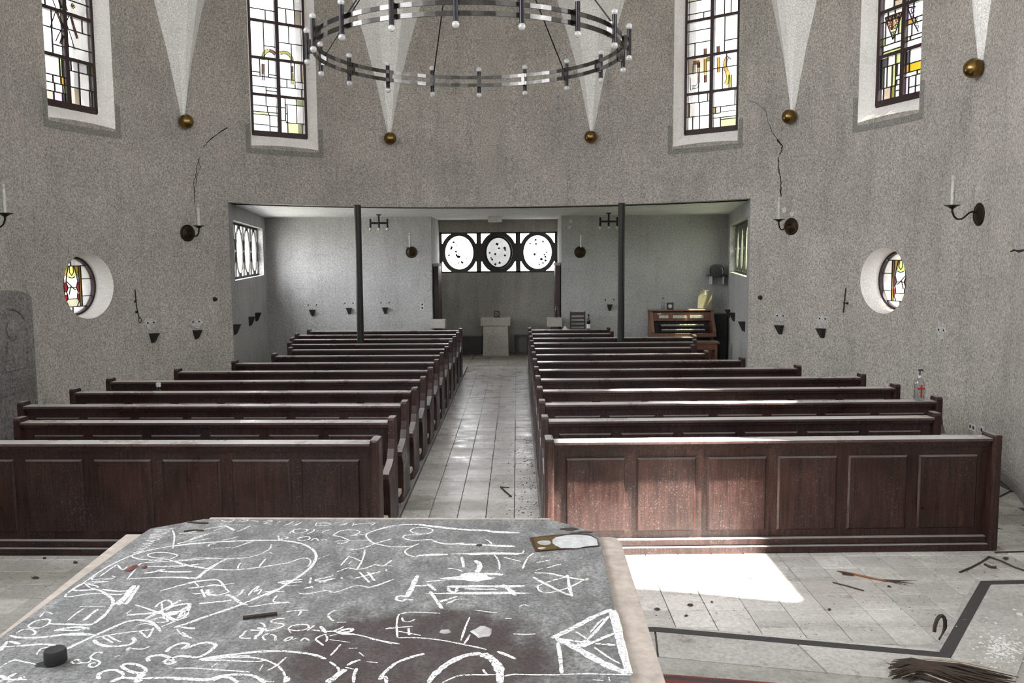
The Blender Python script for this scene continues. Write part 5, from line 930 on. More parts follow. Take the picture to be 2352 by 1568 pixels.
m = MB(); m.tube([(0, 0, 2.25), (0, 0, HZ - CC.z)], .015, 8); m.lathe([(.10, HZ - CC.z - .06), (.10, HZ - CC.z)], 16); m.build('stem', 'gunmetal', ch)

# ------------------------------------------------------------------ candle sconces
def sconce(loc, rz, label):
    r = empty('wall_sconce', loc, rz, label, 'sconce', 'candle sconces on the walls')
    m = MB(); m.lathe([(.10, .0), (.122, -.004), (.125, -.012), (.112, -.02), (.10, -.016), (.085, -.02), (.045, -.038), (.015, -.042)], 28, 'y'); m.build('back_plate', 'bronze', r, True)
    P = [(0, -.03, .02), (0, -.075, .03), (0, -.115, .015), (0, -.15, -.02), (0, -.19, -.05), (0, -.235, -.05), (0, -.27, -.02), (0, -.29, .03), (0, -.293, .075)]
    m = MB(); m.tube(P, [.012, .011, .010, .0095, .0095, .0095, .010, .011, .013], 10); m.build('arm', 'iron', r, True)
    m = MB(); m.lathe([(.012, .06), (.03, .072), (.055, .088), (.085, .098), (.085, .102), (.03, .1)], 20, 'z', (0, -.293, 0)); m.build('drip_pan', 'iron', r, True)
    m = MB(); m.tube([(0, -.293, .1), (0, -.293, .365)], .0195, 14); c = m.build('candle_tube', 'candle', r, True)
    m = MB(); m.lathe([(.010, .362), (.014, .37), (.022, .385), (.024, .40), (.019, .415), (.006, .424)], 14, 'z', (0, -.293, 0)); m.build('bulb', 'bulb_glass', c, True)
for px, py, lb in ((430, 535, 'candle sconce on the round wall between the round window and the gallery, below the crack'), (1818, 520, 'candle sconce on the round wall with two round plugs beside it'), (2250, 492, 'candle sconce on the round wall, above and past the round figure window')):
    l, rz = at_wall(px, py); sconce(l, rz, lb)
sconce(cyl(math.radians(-92.9), 2.70), math.radians(92.9), 'candle sconce cut by the picture edge, above the memorial slab')
for px, lb in ((945, 'candle sconce on the back wall on the socket side of the niche'), (1332, 'candle sconce on the back wall on the organ side of the niche')):
    p = onY(px, 579, 18.9); sconce((p.x, 18.9, p.z), 0, lb)

# ------------------------------------------------------------------ gallery: poles, hanging lamps, niche furniture
for px, lb in ((824, 'black round steel pole rising between the rear pews, socket side'), (1427, 'black round steel pole rising between the rear pews, organ side')):
    p = onY(px, 600, 14.5); r = empty('pole', (p.x, 14.5, 0), 0, lb, 'pole', 'poles under the gallery'); MB().tube([(0, 0, .0), (0, 0, GZ)], .057, 20).build('shaft', 'pole_paint', r, True)
for X_, lb in ((-2.37, 'small three bulb ceiling lamp in the gallery near the glowing wall'), (2.29, 'small three bulb ceiling lamp in the gallery, half behind the pole')):
    r = empty('ceiling_lamp', (X_, 17.8, GZ), 0, lb, 'lamp', 'three bulb lamps in the gallery')
    m = MB(); m.tube([(0, 0, 0), (0, 0, -.2)], .018, 10); m.lathe([(.05, -.02), (.05, 0)], 16); m.build('stem', 'gunmetal', r); MB().box(-.185, .185, -.016, .016, -.195, -.155).build('crossbar', 'gunmetal', r)
    for k in (-1, 0, 1):
        m = MB(); m.tube([(k * .172, 0, -.265), (k * .172, 0, -.09 if k else -.15)], .02, 10); t = m.build('lamp_tube', 'gunmetal', r); m = MB(); m.ball((k * .172, 0, -.295), .034, 12, 9); m.build('bulb', 'bulb_glass', t, True)
o = MB().box(-.15, .15, -.1, .1, -.12, 0).build('ventilation_box', 'white_plastic'); p = onY(1137, 510, 19.2); o.location = (p.x, 19.2, GZ); bevel_obj(o, .008); tag(o, 'white box fixed under the ceiling at the head of the niche', 'box')
r = empty('stone_pedestal', (-.075, 20.15, 0), 0, 'rough stone pedestal with a thick top block in the niche', 'pedestal')
m = MB(); m.prism([(-.30, 0), (.30, 0), (.285, .70), (-.285, .70)], 'y', -.22, .22); o = m.build('body', 'limestone', r); bevel_obj(o, .01); o = MB().box(-.345, .345, -.26, .26, .70, .885).build('top_block', 'limestone', r); bevel_obj(o, .015)
r = empty('black_case', (-.05, 20.1, .885), 0, 'small black upright case with a pale ring on the stone pedestal', 'case'); o = MB().box(-.065, .065, -.04, .04, 0, .145).build('shell', 'black_plastic', r); bevel_obj(o, .006); m = MB(); m.lathe([(.034, -.041), (.034, -.045), (.024, -.045), (.024, -.041)], 16, 'y', (0, 0, .075)); m.build('ring', 'candle', r)
for X0, X1, z0, z1, lb in ((-1.44, -1.12, .76, .945, 'grey stone block on a dark stand at the socket side of the niche'), (1.07, 1.385, .78, .97, 'grey stone block on a dark stand under the clear bottle')):
    r = empty('stone_block', ((X0 + X1) / 2, 18.72, 0), 0, lb, 'block', 'stone blocks flanking the niche'); h = (X1 - X0) / 2; o = MB().box(-h, h, -.14, .14, z0, z1).build('block', 'limestone', r); bevel_obj(o, .01); MB().box(-.08, .08, -.1, .1, 0.002, z0).build('stand', 'wood_black', r)
for X0, X1, lb in ((-1.395, -1.295, 'tall dark folded door leaf with a pale cap, socket side of the niche'), (1.265, 1.365, 'tall dark folded door leaf with a pale cap, behind the clear bottle')):
    r = empty('folding_door', ((X0 + X1) / 2, 19.5, 0), 0, lb, 'door', 'folded door leaves of the niche'); MB().box(-.05, .05, -.4, .4, .005, 2.08).build('leaf', 'wood_red', r); MB().box(-.055, .055, -.42, .42, 2.08, 2.14).build('cap', 'limestone', r)
    for zz in (.5, 1.1, 1.7): MB().box(-.052, .052, -.35, .35, zz - .012, zz + .012).build('rail', 'wood_black', r)
r = empty('bench_chest', (-.69, 20.55, 0), 0, 'low grey chest with dark edging against the niche wall beside the pedestal', 'chest')
MB().box(-.28, .28, -.18, .2, .03, .39).build('front', 'concrete', r); MB().box(-.29, .29, -.2, .2, .39, .425).build('lid', 'wood_black', r); MB().box(-.29, .29, -.19, .2, .005, .03).build('plinth', 'wood_black', r); MB().box(.26, .29, -.19, -.17, .03, .39).build('stile', 'wood_black', r)
r = empty('stool', (.52, 20.3, 0), 0, 'dark simple stool in the niche on the organ side of the pedestal', 'stool'); MB().box(-.18, .18, -.15, .15, .43, .47).build('seat', 'wood_black', r)
for a_ in (-.15, .15):
    for b_ in (-.12, .12): MB().box(a_ - .02, a_ + .02, b_ - .02, b_ + .02, .005, .43).build('leg', 'wood_black', r)
r = empty('slatted_chair', (1.72, 18.5, 0), 0, 'dark wooden chair with a slatted back against the back wall', 'chair')
for a_ in (-.165, .135):
    MB().box(a_, a_ + .03, .12, .15, .003, 1.10).build('back_post', 'wood_black', r); MB().box(a_, a_ + .03, -.2, -.17, .003, .45).build('leg', 'wood_black', r)
for k in range(6): MB().box(-.14, .14, .125, .145, .62 + .08 * k, .66 + .08 * k + (.03 if k == 5 else 0)).build('slat', 'wood_dark', r)
MB().box(-.165, .165, -.2, .15, .45, .49).build('seat', 'wood_organ', r)
def bottle(name, loc, s, label, glassmat='bottle_glass', prof=None, cap='black_plastic', band=None, kind='bottle'):
    r = empty(name, loc, 0, label, kind); prof = prof or [(.030, 0), (.036, .005), (.037, .02), (.037, .15), (.033, .175), (.02, .20), (.0135, .215), (.0135, .25)]
    m = MB(); m.lathe([(a_ * s, b_ * s) for a_, b_ in prof], 18); m.build('glass', glassmat, r, True); zt = prof[-1][1] * s; rt = prof[-1][0] * s
    m = MB(); m.lathe([(rt * 1.1, zt - .02 * s), (rt * 1.15, zt), (rt * .9, zt + .006 * s)], 12); m.build('cap', cap, r)
    if band: m = MB(); m.lathe([(.0375 * s, band[0] * s), (.0378 * s, band[1] * s)], 18); m.build('label', band[2], r)
    return r
WINE = [(.034, 0), (.037, .005), (.037, .18), (.034, .2), (.018, .235), (.0145, .25), (.0145, .30)]
bottle('glass_bottle', (1.27, 18.68, .97), 1.12, 'clear glass bottle standing on the stone block by the folded door')
p = onY(1352, 738, 16.6); bottle('wine_bottle', (p.x, 6.58 + .833 * 12 + .01 + .026, .887), .95, 'dark wine bottle with a white label on the rearmost pew ledge', 'wine_glass', WINE, 'wine_glass', (.02, .11, 'label_white'))
# bottle with the red cross on the third pew ledge
p = onZ(2087, 911, .885); yb = 6.58 + .833 * 2 + 1.1 * PI / 180 * (p.x - .63)
rb_ = bottle('holy_water_bottle', (p.x, yb, .887), 1.0, 'clear bottle painted with a red cross and fitted with a pump, on a pew ledge', 'bottle_glass', [(.040, 0), (.046, .006), (.047, .02), (.047, .16), (.044, .18), (.028, .205), (.016, .22), (.014, .235)], 'white_plastic')
m = MB(); m.add([(x, -.0485, z) for x, z in ((-.008, .03), (.008, .03), (.008, .155), (-.008, .155))] + [(x, -.0475, z) for x, z in ((-.008, .03), (.008, .03), (.008, .155), (-.008, .155))], [(0, 1, 2, 3), (7, 6, 5, 4)]); m.box(-.034, .034, -.0490, -.036, .112, .126); m.build('cross', 'red_paint', rb_)
m = MB(); m.tube([(0, 0, .235), (0, 0, .29)], .006, 8); m.box(-.014, .03, -.008, .008, .285, .30); m.tube([(.026, 0, .288), (.034, 0, .278)], .004, 6); m.build('pump', 'switch_dark', rb_)
p = onZ(368, 894, .50); o = bottle('glass_bottle', (-3.62, 9.87 - .18, .457), 1.75, 'clear glass bottle on the seat of the fifth pew, side away from the organ', cap='white_plastic')
# loose paper and book scraps on the ledges
for px, row, sx, lb, mt in ((1298, 12, 1, 'small folded white paper standing on the rearmost pew ledge near the aisle', 'paper_white'),):
    m = MB(); m.add([(-.05, 0, 0), (.05, 0, 0), (.0, .005, .075), (-.05, .05, 0), (.05, .05, 0), (0, .045, .075)], [(0, 1, 2), (5, 4, 3), (0, 2, 5, 3), (1, 4, 5, 2), (0, 3, 4, 1)]); o = m.build('folded_paper', mt); p = onY(px, 750, 16.57); o.location = (p.x, 16.56, .886); tag(o, lb, 'paper')

# organ
r = empty('organ', (3.84, 18.15, 0), 0, 'brown wooden electronic organ with two keyboards against the back wall', 'organ')
for a_ in (-.66, .60):
    m = MB(); m.prism([(-.36, .62), (-.36, .72), (-.30, .80), (-.06, 1.13), (.22, 1.13), (.22, .62)], 'x', a_, a_ + .06); m.build('side_panel', 'wood_organ', r); MB().box(a_, a_ + .06, -.1, .2, .003, .62).build('leg', 'wood_organ', r)
m = MB(); m.prism([(-.02, .93), (-.07, .93), (-.06, 1.10), (-.01, 1.10)], 'x', -.60, .60); m.build('stop_panel', 'wood_organ', r); MB().box(-.66, .66, -.08, .24, 1.13, 1.155).build('top', 'wood_organ', r); MB().box(-.60, .60, -.06, .22, .62, .66).build('key_bed', 'wood_dark', r); MB().box(-.60, .60, .17, .2, .2, 1.13).build('back', 'wood_dark', r); MB().box(-.60, .60, -.36, -.33, .62, .69).build('front_rail', 'wood_organ', r)
MB().box(-.60, .60, -.33, .17, .60, .64).build('bottom', 'wood_dark', r)
for zz, y0 in ((.755, -.30), (.845, -.20)):
    kb = MB().box(-.45, .45, y0, y0 + .16, zz - .03, zz).build('keyboard', 'wood_black', r); wk = MB(); bk = MB()
    for k in range(36):
        x0 = -.44 + .0244 * k; wk.box(x0, x0 + .0225, y0 - .002, y0 + .14, zz, zz + .014)
        if k % 7 not in (2, 6): bk.box(x0 + .016, x0 + .029, y0 + .05, y0 + .14, zz + .014, zz + .024)
    o = wk.build('white_keys', 'ivory', kb); o['kind'] = 'stuff'; o = bk.build('black_keys', 'black_plastic', kb); o['kind'] = 'stuff'
for x0, x1 in ((-.47, -.25), (-.18, .10), (.17, .46)):
    n = int((x1 - x0) / .028); st_ = MB()
    for k in range(n): st_.box(x0 + k * .028, x0 + k * .028 + .024, -.10, -.062, .985, 1.045)
    o = st_.build('stop_tabs', 'ivory', r); o['kind'] = 'stuff'
m = MB(); m.box(-.50, -.42, -.078, -.06, 1.065, 1.085); m.build('name_plate', 'label_white', r)
m = MB()
for k in range(7): m.tube([(-.14 + .04 * k, -.365, .685), (-.14 + .04 * k, -.355, .685)], .007, 8)
for k in range(4): m.tube([(.24 + .04 * k, -.365, .685), (.24 + .04 * k, -.355, .685)], .007, 8)
m.build('pistons', 'ivory', r).__setitem__('kind', 'stuff')
bottle('small_bottle', (3.47, 18.2, 1.155), 1.0, 'small clear bottle with a dark cap on the organ top')
r = empty('alarm_clock', (3.62, 18.2, 1.155), -.15, 'small square black clock with a pale dial on the organ top', 'clock'); o = MB().box(-.07, .07, -.03, .03, 0, .15).build('case', 'black_plastic', r); bevel_obj(o, .01); m = MB(); m.lathe([(.04, -.031), (.04, -.035), (.03, -.035), (.03, -.032)], 18, 'y', (0, 0, .075)); m.build('dial_ring', 'candle', r); m = MB(); m.lathe([(.012, -.031), (.012, -.034)], 10, 'y', (0, 0, .075)); m.build('dial', 'white_plastic', r)
r = empty('cardboard_sheet', (4.36, 18.30, 1.166), 0, 'tan cardboard sheet with a white mark propped on the organ top', 'sheet'); m = MB(); m.box(-.145, .145, -.004, .004, 0, .40); m.xf(Matrix.Rotation(-.12, 4, 'X') @ Matrix.Rotation(.06, 4, 'Y')); m.build('sheet', 'paper', r)
m = MB(); m.box(-.012, .016, -.006, -.0042, .29, .38); m.box(-.05, .07, -.006, -.0042, .375, .39); m.box(-.11, -.06, -.006, -.0042, .345, .36); m.xf(Matrix.Rotation(-.12, 4, 'X') @ Matrix.Rotation(.06, 4, 'Y')); m.build('white_mark', 'label_white', r)
r = empty('organ_bench', (3.98, 17.2, 0), 0, 'brown wooden organ bench between the pews and the organ', 'bench'); MB().box(-.42, .42, -.17, .17, .55, .585).build('seat', 'wood_organ', r); MB().box(-.38, .38, -.13, .13, .43, .55).build('box', 'wood_organ', r)
for a_ in (-.38, .34): MB().box(a_, a_ + .04, -.14, .14, .003, .43).build('leg', 'wood_organ', r)
r = empty('loudspeaker', (4.68, 18.5, 0), 0, 'tall dark loudspeaker cabinet in the corner beside the organ', 'loudspeaker'); o = MB().box(-.17, .17, -.2, .22, .003, 1.06).build('cabinet', 'wood_black', r); bevel_obj(o, .01); MB().box(-.15, .15, -.21, -.2, .08, 1.0).build('grille', 'switch_dark', r)
r = empty('wall_shelf', (4.71, 18.77, 1.86), 0, 'small black shelf high in the corner above the organ', 'shelf'); MB().box(-.2, .2, -.16, .13, -.025, 0).build('board', 'black_plastic', r)
for a_ in (-.13, .12): MB().box(a_, a_ + .02, -.1, .13, -.2, -.025).build('bracket', 'candle', r)
r = empty('round_radio', (4.70, 18.72, 1.86), 0, 'black round topped radio on the small corner shelf', 'radio'); m = MB(); m.prism([(-.13, 0), (.13, 0), (.13, .12)] + [(.13 * math.cos(PI * k / 12), .12 + .11 * math.sin(PI * k / 12)) for k in range(1, 12)] + [(-.13, .12)], 'y', -.10, .10); m.build('shell', 'black_plastic', r, False)
m = MB(); m.lathe([(.075, -.101), (.07, -.108), (.0, -.106)][:2] + [(.01, -.104)], 20, 'y', (-.03, 0, .115)); m.build('speaker_cone', 'switch_dark', r); m = MB(); m.tube([(.10 + .012 * math.sin(k), -.106, .02 + .03 * k) for k in range(6)], .006, 6); m.build('edge_trim', 'candle', r)

# ------------------------------------------------------------------ brackets, scars, sockets, plugs and cords on the walls
def bracket(loc, rz, label, s=1.0, group='dark brackets left on the walls'):
    r = empty('wall_bracket', loc, rz, label, 'bracket', group)
    m = MB(); m.add([(-.055 * s, 0, .06 * s), (.055 * s, 0, .06 * s), (.055 * s, -.085 * s, .06 * s), (-.055 * s, -.085 * s, .06 * s), (-.02 * s, 0, -.07 * s), (.03 * s, 0, -.065 * s), (.022 * s, -.04 * s, -.05 * s), (-.018 * s, -.035 * s, -.055 * s)],
          [(3, 2, 1, 0), (4, 5, 6, 7), (0, 1, 5, 4), (1, 2, 6, 5), (2, 3, 7, 6), (3, 0, 4, 7)]); o = m.build('block', 'bracket', r); bevel_obj(o, .004)
    MB().box(-.057 * s, .057 * s, -.087 * s, .0, .058 * s, .066 * s).build('lip', 'bracket', r)
def scar(loc, rz, label, wd=.13, h=.10, tri=False, group='plaster scars with two screw holes'):
    r = empty('plaster_scar', loc, rz, label, 'scar', group); rr = random.Random(label); n = 22; P = []
    for i in range(n):
        t = 2 * PI * i / n; k = rr.uniform(.8, 1.15); x, z = wd * k * math.cos(t), h * k * math.sin(t)
        if tri and z < 0: x *= (1 + z / h * .75)
        P.append((x, z))
    m = MB(); m.add([(x, .006, z) for x, z in P] + [(x * .86, -.006, z * .86) for x, z in P], [tuple(range(n)), tuple(range(2 * n - 1, n - 1, -1))] + [(i, (i + 1) % n, n + (i + 1) % n, n + i) for i in range(n)]); m.build('patch', 'plaster_patch', r)
    for x in (-wd * .45, wd * .42): m = MB(); m.lathe([(.013, -.004), (.013, -.008)], 10, 'y', (x, 0, h * .25)); m.build('screw_hole', 'hole', r)
for px, py, lb in ((350, 776, 'dark bracket below the scar under the hanging chain, round wall'), (450, 768, 'dark bracket on the round wall close to the gallery opening, under its scar'), (1793, 757, 'dark bracket on the round wall near the gallery opening, organ side'), (1890, 765, 'dark bracket on the round wall below the hanging cross, organ side')):
    bracket(*at_wall(px, py), lb, 1.05)
for px, py, lb, tr in ((346, 745, 'wedge shaped plaster scar under the hanging chain', True), (450, 742, 'plaster scar with two holes above the bracket nearest the bright gallery windows', False), (1793, 728, 'plaster scar above the bracket nearest the gallery, organ side', False), (1890, 735, 'plaster scar above the bracket below the hanging cross', False), (2163, 763, 'lone shield shaped plaster scar right of the round figure window', True)):
    scar(*at_wall(px, py, .002), lb, .12, .085 if not tr else .11, tr)
for px, py, lb in ((718, 718, 'dark bracket on the gallery back wall, nearest the glowing light'), (802, 714, 'dark bracket on the gallery back wall, beside the pole, glowing side'), (885, 713, 'dark bracket on the gallery back wall, between pole and socket'), (1400, 706, 'dark bracket on the gallery back wall, between chair and pole')):
    p = onY(px, py, 18.9); bracket((p.x, 18.9, p.z), 0, lb, 1.05); 
    s = empty('screw_holes', (p.x, 18.898, p.z + .17), 0, 'screw holes over the' + lb[4:], 'holes', 'screw holes on the back wall')
    for x in (-.09, .09): m = MB(); m.lathe([(.016, 0), (.014, -.006)], 8, 'y', (x, 0, 0)); m.build('hole', 'hole', s)
def on_gal(px, py, p, q):
    d = ray(px, py); t = Vector((q[0] - p[0], q[1] - p[1], 0)).normalized(); n = Vector((-t.y, t.x, 0)); o = Vector((*p, 0)); k = (o - CAM).dot(n) / d.dot(n); return CAM + d * k, math.atan2(t.y, t.x)
for px, py, lb, sd in ((537, 757, 'dark bracket on the gallery window wall opposite the organ, nearest the nave', 0), (572, 738, 'dark bracket on the gallery window wall opposite the organ, middle one', 0), (587, 728, 'dark bracket on the gallery window wall opposite the organ, nearest the corner', 0), (1677, 720, 'dark bracket on the organ side window wall, nearest the loudspeaker', 1), (1688, 728, 'dark bracket on the organ side window wall, middle one', 1), (1711, 750, 'dark bracket on the organ side window wall, nearest the nave', 1)):
    p, a_ = on_gal(px, py, *((GL0, GL1) if not sd else (GR0, GR1))); bracket((p.x, p.y, p.z), a_ if not sd else a_ + PI, lb, 1.25)
for px, py, lb in ((493, 687, 'small dark peg on the round wall beside the gallery opening, bright side'), (1747, 683, 'small dark peg on the round wall beside the gallery opening, organ side')):
    l, rz = at_wall(px, py); r = empty('wall_peg', l, rz, lb, 'peg', 'pegs beside the gallery opening'); m = MB(); m.lathe([(.034, .004), (.036, -.006), (.022, -.012), (.018, -.035), (.024, -.045), (.006, -.05)], 12, 'y'); m.build('knob', 'bracket', r)
l, rz = at_wall(312, 700); r = empty('hanging_chain', l, rz, 'thin dark chain with a ring hanging from a hook beside the round window', 'chain'); m = MB(); m.tube([(-.01, -.012, .22), (-.005, -.014, .05), (.0, -.014, -.02), (.035, -.014, -.19)], .007, 6); m.build('chain', 'iron', r); m = MB(); m.tube([(.045 + .028 * math.cos(2 * PI * k / 14), -.014, -.22 + .034 * math.sin(2 * PI * k / 14)) for k in range(15)], .005, 6); m.build('ring', 'iron', r); m = MB(); m.lathe([(.02, .004), (.016, -.014), (.008, -.02)], 10, 'y', (-.008, 0, .05)); m.build('hook', 'iron', r); m = MB(); m.lathe([(.02, .004), (.016, -.014), (.008, -.02)], 10, 'y', (-.0, 0, -.10)); m.build('hook', 'iron', r)
l, rz = at_wall(1941, 690); r = empty('hanging_cross', l, rz, 'thin dark wire cross hanging on the round wall beside the round figure window', 'cross'); m = MB(); m.tube([(.02, -.012, .18), (.012, -.014, .10), (-.012, -.014, -.17)], .0075, 6); m.build('rod', 'iron', r); m = MB(); m.tube([(-.03, -.014, -.03), (.04, -.014, -.035)], .008, 6); m.build('crossbar', 'iron', r); m = MB(); m.lathe([(.022, .004), (.016, -.014), (.008, -.02)], 10, 'y', (.045, 0, -.035)); m.build('hook', 'iron', r)
for px, py, lb in ((1802, 483, 'upper white round plug beside the candle sconce, organ side of the round wall'), (1820, 491, 'lower white round plug beside the candle sconce, organ side of the round wall')):
    l, rz = at_wall(px, py); m = MB(); m.lathe([(.042, .004), (.042, -.006), (.036, -.012), (.005, -.012)], 20, 'y'); o = m.build('wall_plug', 'white_plastic', None, True); o.location = l; o.rotation_euler = (0, 0, rz); tag(o, lb, 'plug', 'round plugs on the walls')
for px, py, lb in ((1311, 508, 'upper white round plug on the gallery back wall near the niche'), (1308, 521, 'lower white round plug on the gallery back wall near the niche')):
    p = onY(px, py, 18.9); m = MB(); m.lathe([(.042, .004), (.042, -.006), (.036, -.012), (.005, -.012)], 20, 'y'); o = m.build('wall_plug', 'white_plastic', None, True); o.location = (p.x, 18.9, p.z); tag(o, lb, 'plug', 'round plugs on the walls')
def socket(loc, rz, n, label, vert=False):
    r = empty('wall_socket', loc, rz, label, 'socket')
    for k in range(n):
        x, z = (0, -.075 * k) if vert else (.075 * k, 0)
        f = MB().box(x - .037, x + .037, -.012, .004, z - .037, z + .037).build('face_plate', 'white_plastic', r); m = MB(); m.lathe([(.021, -.0121), (.021, -.0135)], 16, 'y', (x, 0, z)); m.build('outlet', 'switch_dark', f)
l, rz = at_wall(2231, 979); socket(l, rz, 2, 'white double power socket low on the round wall behind the front pews')
l, rz = at_wall(2257, 987); socket(l, rz, 1, 'white single power socket beside the double socket, low on the round wall')
p = onY(970, 699, 18.9); socket((p.x, 18.9, p.z), 0, 2, 'white two part socket on the back wall beside the niche', True)
# cracks in the plaster
for pts, wd in (([(1785, 320), (1790, 327), (1797, 335), (1797, 345), (1790, 356)], .022), ([(1788, 361), (1788, 378), (1790, 395), (1794, 420), (1793, 440), (1794, 452)], .020), ([(1725, 232), (1742, 240), (1758, 252), (1763, 275), (1772, 300), (1785, 320)], .007), ([(522, 293), (510, 300), (498, 308), (478, 325), (466, 340)], .016), ([(458, 362), (452, 380), (450, 400), (444, 420), (446, 440), (446, 466)], .010), ([(455, 366), (460, 385), (452, 405), (449, 425)], .006), ([(2322, 578), (2330, 574), (2342, 577), (2356, 573)], .02)):
    m = MB(); P = []; ws = []; rr = random.Random(len(pts) * 7)
    for i in range(len(pts) - 1):
        for j in range(4): P.append((pts[i][0] + (pts[i + 1][0] - pts[i][0]) * j / 4 + rr.uniform(-1, 1), pts[i][1] + (pts[i + 1][1] - pts[i][1]) * j / 4)); ws.append(wd * rr.uniform(.5, 1.2))
    P.append(pts[-1]); ws.append(wd * .3); P3 = []
    for x, y in P: ph, z = onC(x, y); P3.append(cyl(ph, z, R0 - .003))
    ph, z = onC(*pts[0]); m.ribbon(P3, (-math.sin(ph), -math.cos(ph), 0), ws, .002); m.build('crack', 'hole', wall)
# memorial slab on the wall (cut by the picture edge)
phs = math.radians(-90.6); p = cyl(phs, 0, R0); r = empty('memorial_slab', p, -phs, 'weathered grey stone memorial slab with an arched top against the round wall', 'memorial')
def archpoly(hw, z0, zs, rise, n=14): return [(-hw, z0), (hw, z0)] + [(hw * math.cos(PI * k / n), zs + rise * math.sin(PI * k / n)) for k in range(n + 1)]
m = MB(); m.prism(archpoly(.50, .0, 1.83, .12), 'y', -.15, .05); o = m.build('slab', 'memorial_stone', r); bevel_obj(o, .012)
m = MB(); n = 16; P = [(.34 * math.cos(PI * k / n), -.155, 1.48 + .27 * math.sin(PI * k / n)) for k in range(n + 1)]; m.tube([(.34, -.155, 1.0)] + P + [(-.34, -.155, 1.0)], .022, 6); m.build('arch_moulding', 'memorial_stone', r)
m = MB(); m.box(-.44, .44, -.165, -.14, .78, .98); m.build('inscription_panel', 'memorial_stone', r)
m = MB(); rr = random.Random(5)
for row in range(4):
    x = -.42
    while x < .40: wdt = rr.uniform(.012, .03); m.box(x, x + wdt, -.17, -.16, .80 + .045 * row, .80 + .045 * row + rr.uniform(.02, .032)); x += wdt + rr.uniform(.006, .02)
o = m.build('worn_lettering', 'memorial_stone', r); o['kind'] = 'stuff'
m = MB(); m.lathe([(.11, -.14), (.12, -.16), (.07, -.19), (.02, -.2)], 14, 'y', (.05, 0, 1.5)); m.prism([(-.16, 1.05), (.2, 1.05), (.15, 1.38), (-.1, 1.38)], 'y', -.18, -.14); m.build('worn_relief', 'memorial_stone', r)

# ------------------------------------------------------------------ leaves, twigs and plaster debris on the floor
def fl(x, y, z=.001): return onZ(x, y, z)
LEAVES = [(1510, 1399, 8, 'dry curled leaf on the floor beside the altar corner, nearest the altar'), (1586, 1389, 8, 'small dry leaf on the floor between the altar and the black strip'), (1576, 1414, 5, 'tiny dark leaf scrap in front of the small dry leaf'), (1905, 1400, 6, 'pair of leaf needles on the floor under the long twig'), (2042, 1347, 6, 'small dark scrap just below the frayed end of the long twig'), (1635, 1383, 4, 'tiny dark speck of leaf below the bright sun patch'), (1724, 1327, 5, 'thin leaf sliver lying in the bright sun patch'), (173, 1292, 8, 'dark leaf on the floor beyond the altar, nearest the parapet'), (82, 1327, 9, 'dark leaf on the floor beyond the altar, further from the parapet'), (102, 1282, 6, 'dark leaf scrap close under the parapet plinth, beyond the altar'), (2310, 1282, 8, 'dark leaf on the floor beside the end of the parapet')]
for i, (x, y, s, lb) in enumerate(LEAVES):
    rr = random.Random(i + 40); leaf([(x + s * math.cos(t) * rr.uniform(.6, 1.2), y + s * .42 * math.sin(t) * rr.uniform(.5, 1.3)) for t in (0, .8, 1.7, 2.5, 3.3, 4.2, 5.2)], 'leaf_dark', lb, .0025, .010, 'leaf', 'leaf scraps on the floor')
def tw(pts, r, z=.006): return [tuple(onZ(x, y, z)) for x, y in pts]
r = empty('palm_twig', tuple(fl(1990, 1328)), 0, 'long dry twig with a frayed end on the floor in front of the parapet', 'twig'); RO_ = Vector(r.location)
def rel(P): return [tuple(Vector(q) - RO_) for q in P]
m = MB(); m.tube(rel(tw([(1922, 1310), (1945, 1314), (1975, 1321), (2005, 1328), (2035, 1334)], 0)), [.002, .006, .009, .008, .006], 6); m.build('stem', 'twig_orange', r)
m = MB(); rr = random.Random(9)
for k in range(11): a_ = rr.uniform(-6, 8); m.tube(rel(tw([(2020 + k, 1331), (2045 + 3 * k, 1335 + a_ * .4), (2058 + 5 * k, 1338 + a_)], 0, .005)), [.004, .003, .001], 5)
for k in range(4): m.tube(rel(tw([(1960, 1318 + k), (1935, 1313 + 2 * k), (1920 + 6 * k, 1311 + k)], 0)), [.004, .003, .001], 5)
m.build('frayed_fibres', 'twig', r)
stick('twig', tw([(1913, 1337), (1945, 1345), (1984, 1356)], 0, .005), .005, 'twig', 'short straight twig on the floor beside the long frayed twig', 'twig')
for i, (P, lb) in enumerate([([(2204, 1314), (2232, 1302), (2255, 1290), (2272, 1278)], 'bent dark twig near the corner of the black strip'), ([(2285, 1268), (2318, 1267), (2352, 1266)], 'straight dark twig beside the end of the parapet'), ([(2272, 1278), (2300, 1288), (2330, 1302), (2360, 1312)], 'forked dark twig crossing the bent twig by the picture edge'), ([(2262, 1296), (2275, 1302), (2288, 1303)], 'short thick twig piece beneath the forked twig'), ([(2296, 1140), (2320, 1128), (2352, 1126)], 'arched dark twig on the floor between the parapet end and the round wall')]):
    stick('twig', tw(P, 0, .006), .007 if i != 3 else .011, 'twig', lb, 'twig')
# curled leaf stalk leaning on the step edge
m = MB(); c = onZ(2158, 1452, .06); m.tube([(c.x + .085 * math.cos(t) * .6, c.y + .04 * math.cos(t), .012 + .075 + .075 * math.sin(t)) for t in [(-1.4 + 4.6 * k / 14) for k in range(15)]], .011, 6); tag(m.build('curled_bark', 'leaf_dark'), 'curled piece of dark bark leaning against the sanctuary step edge', 'bark')
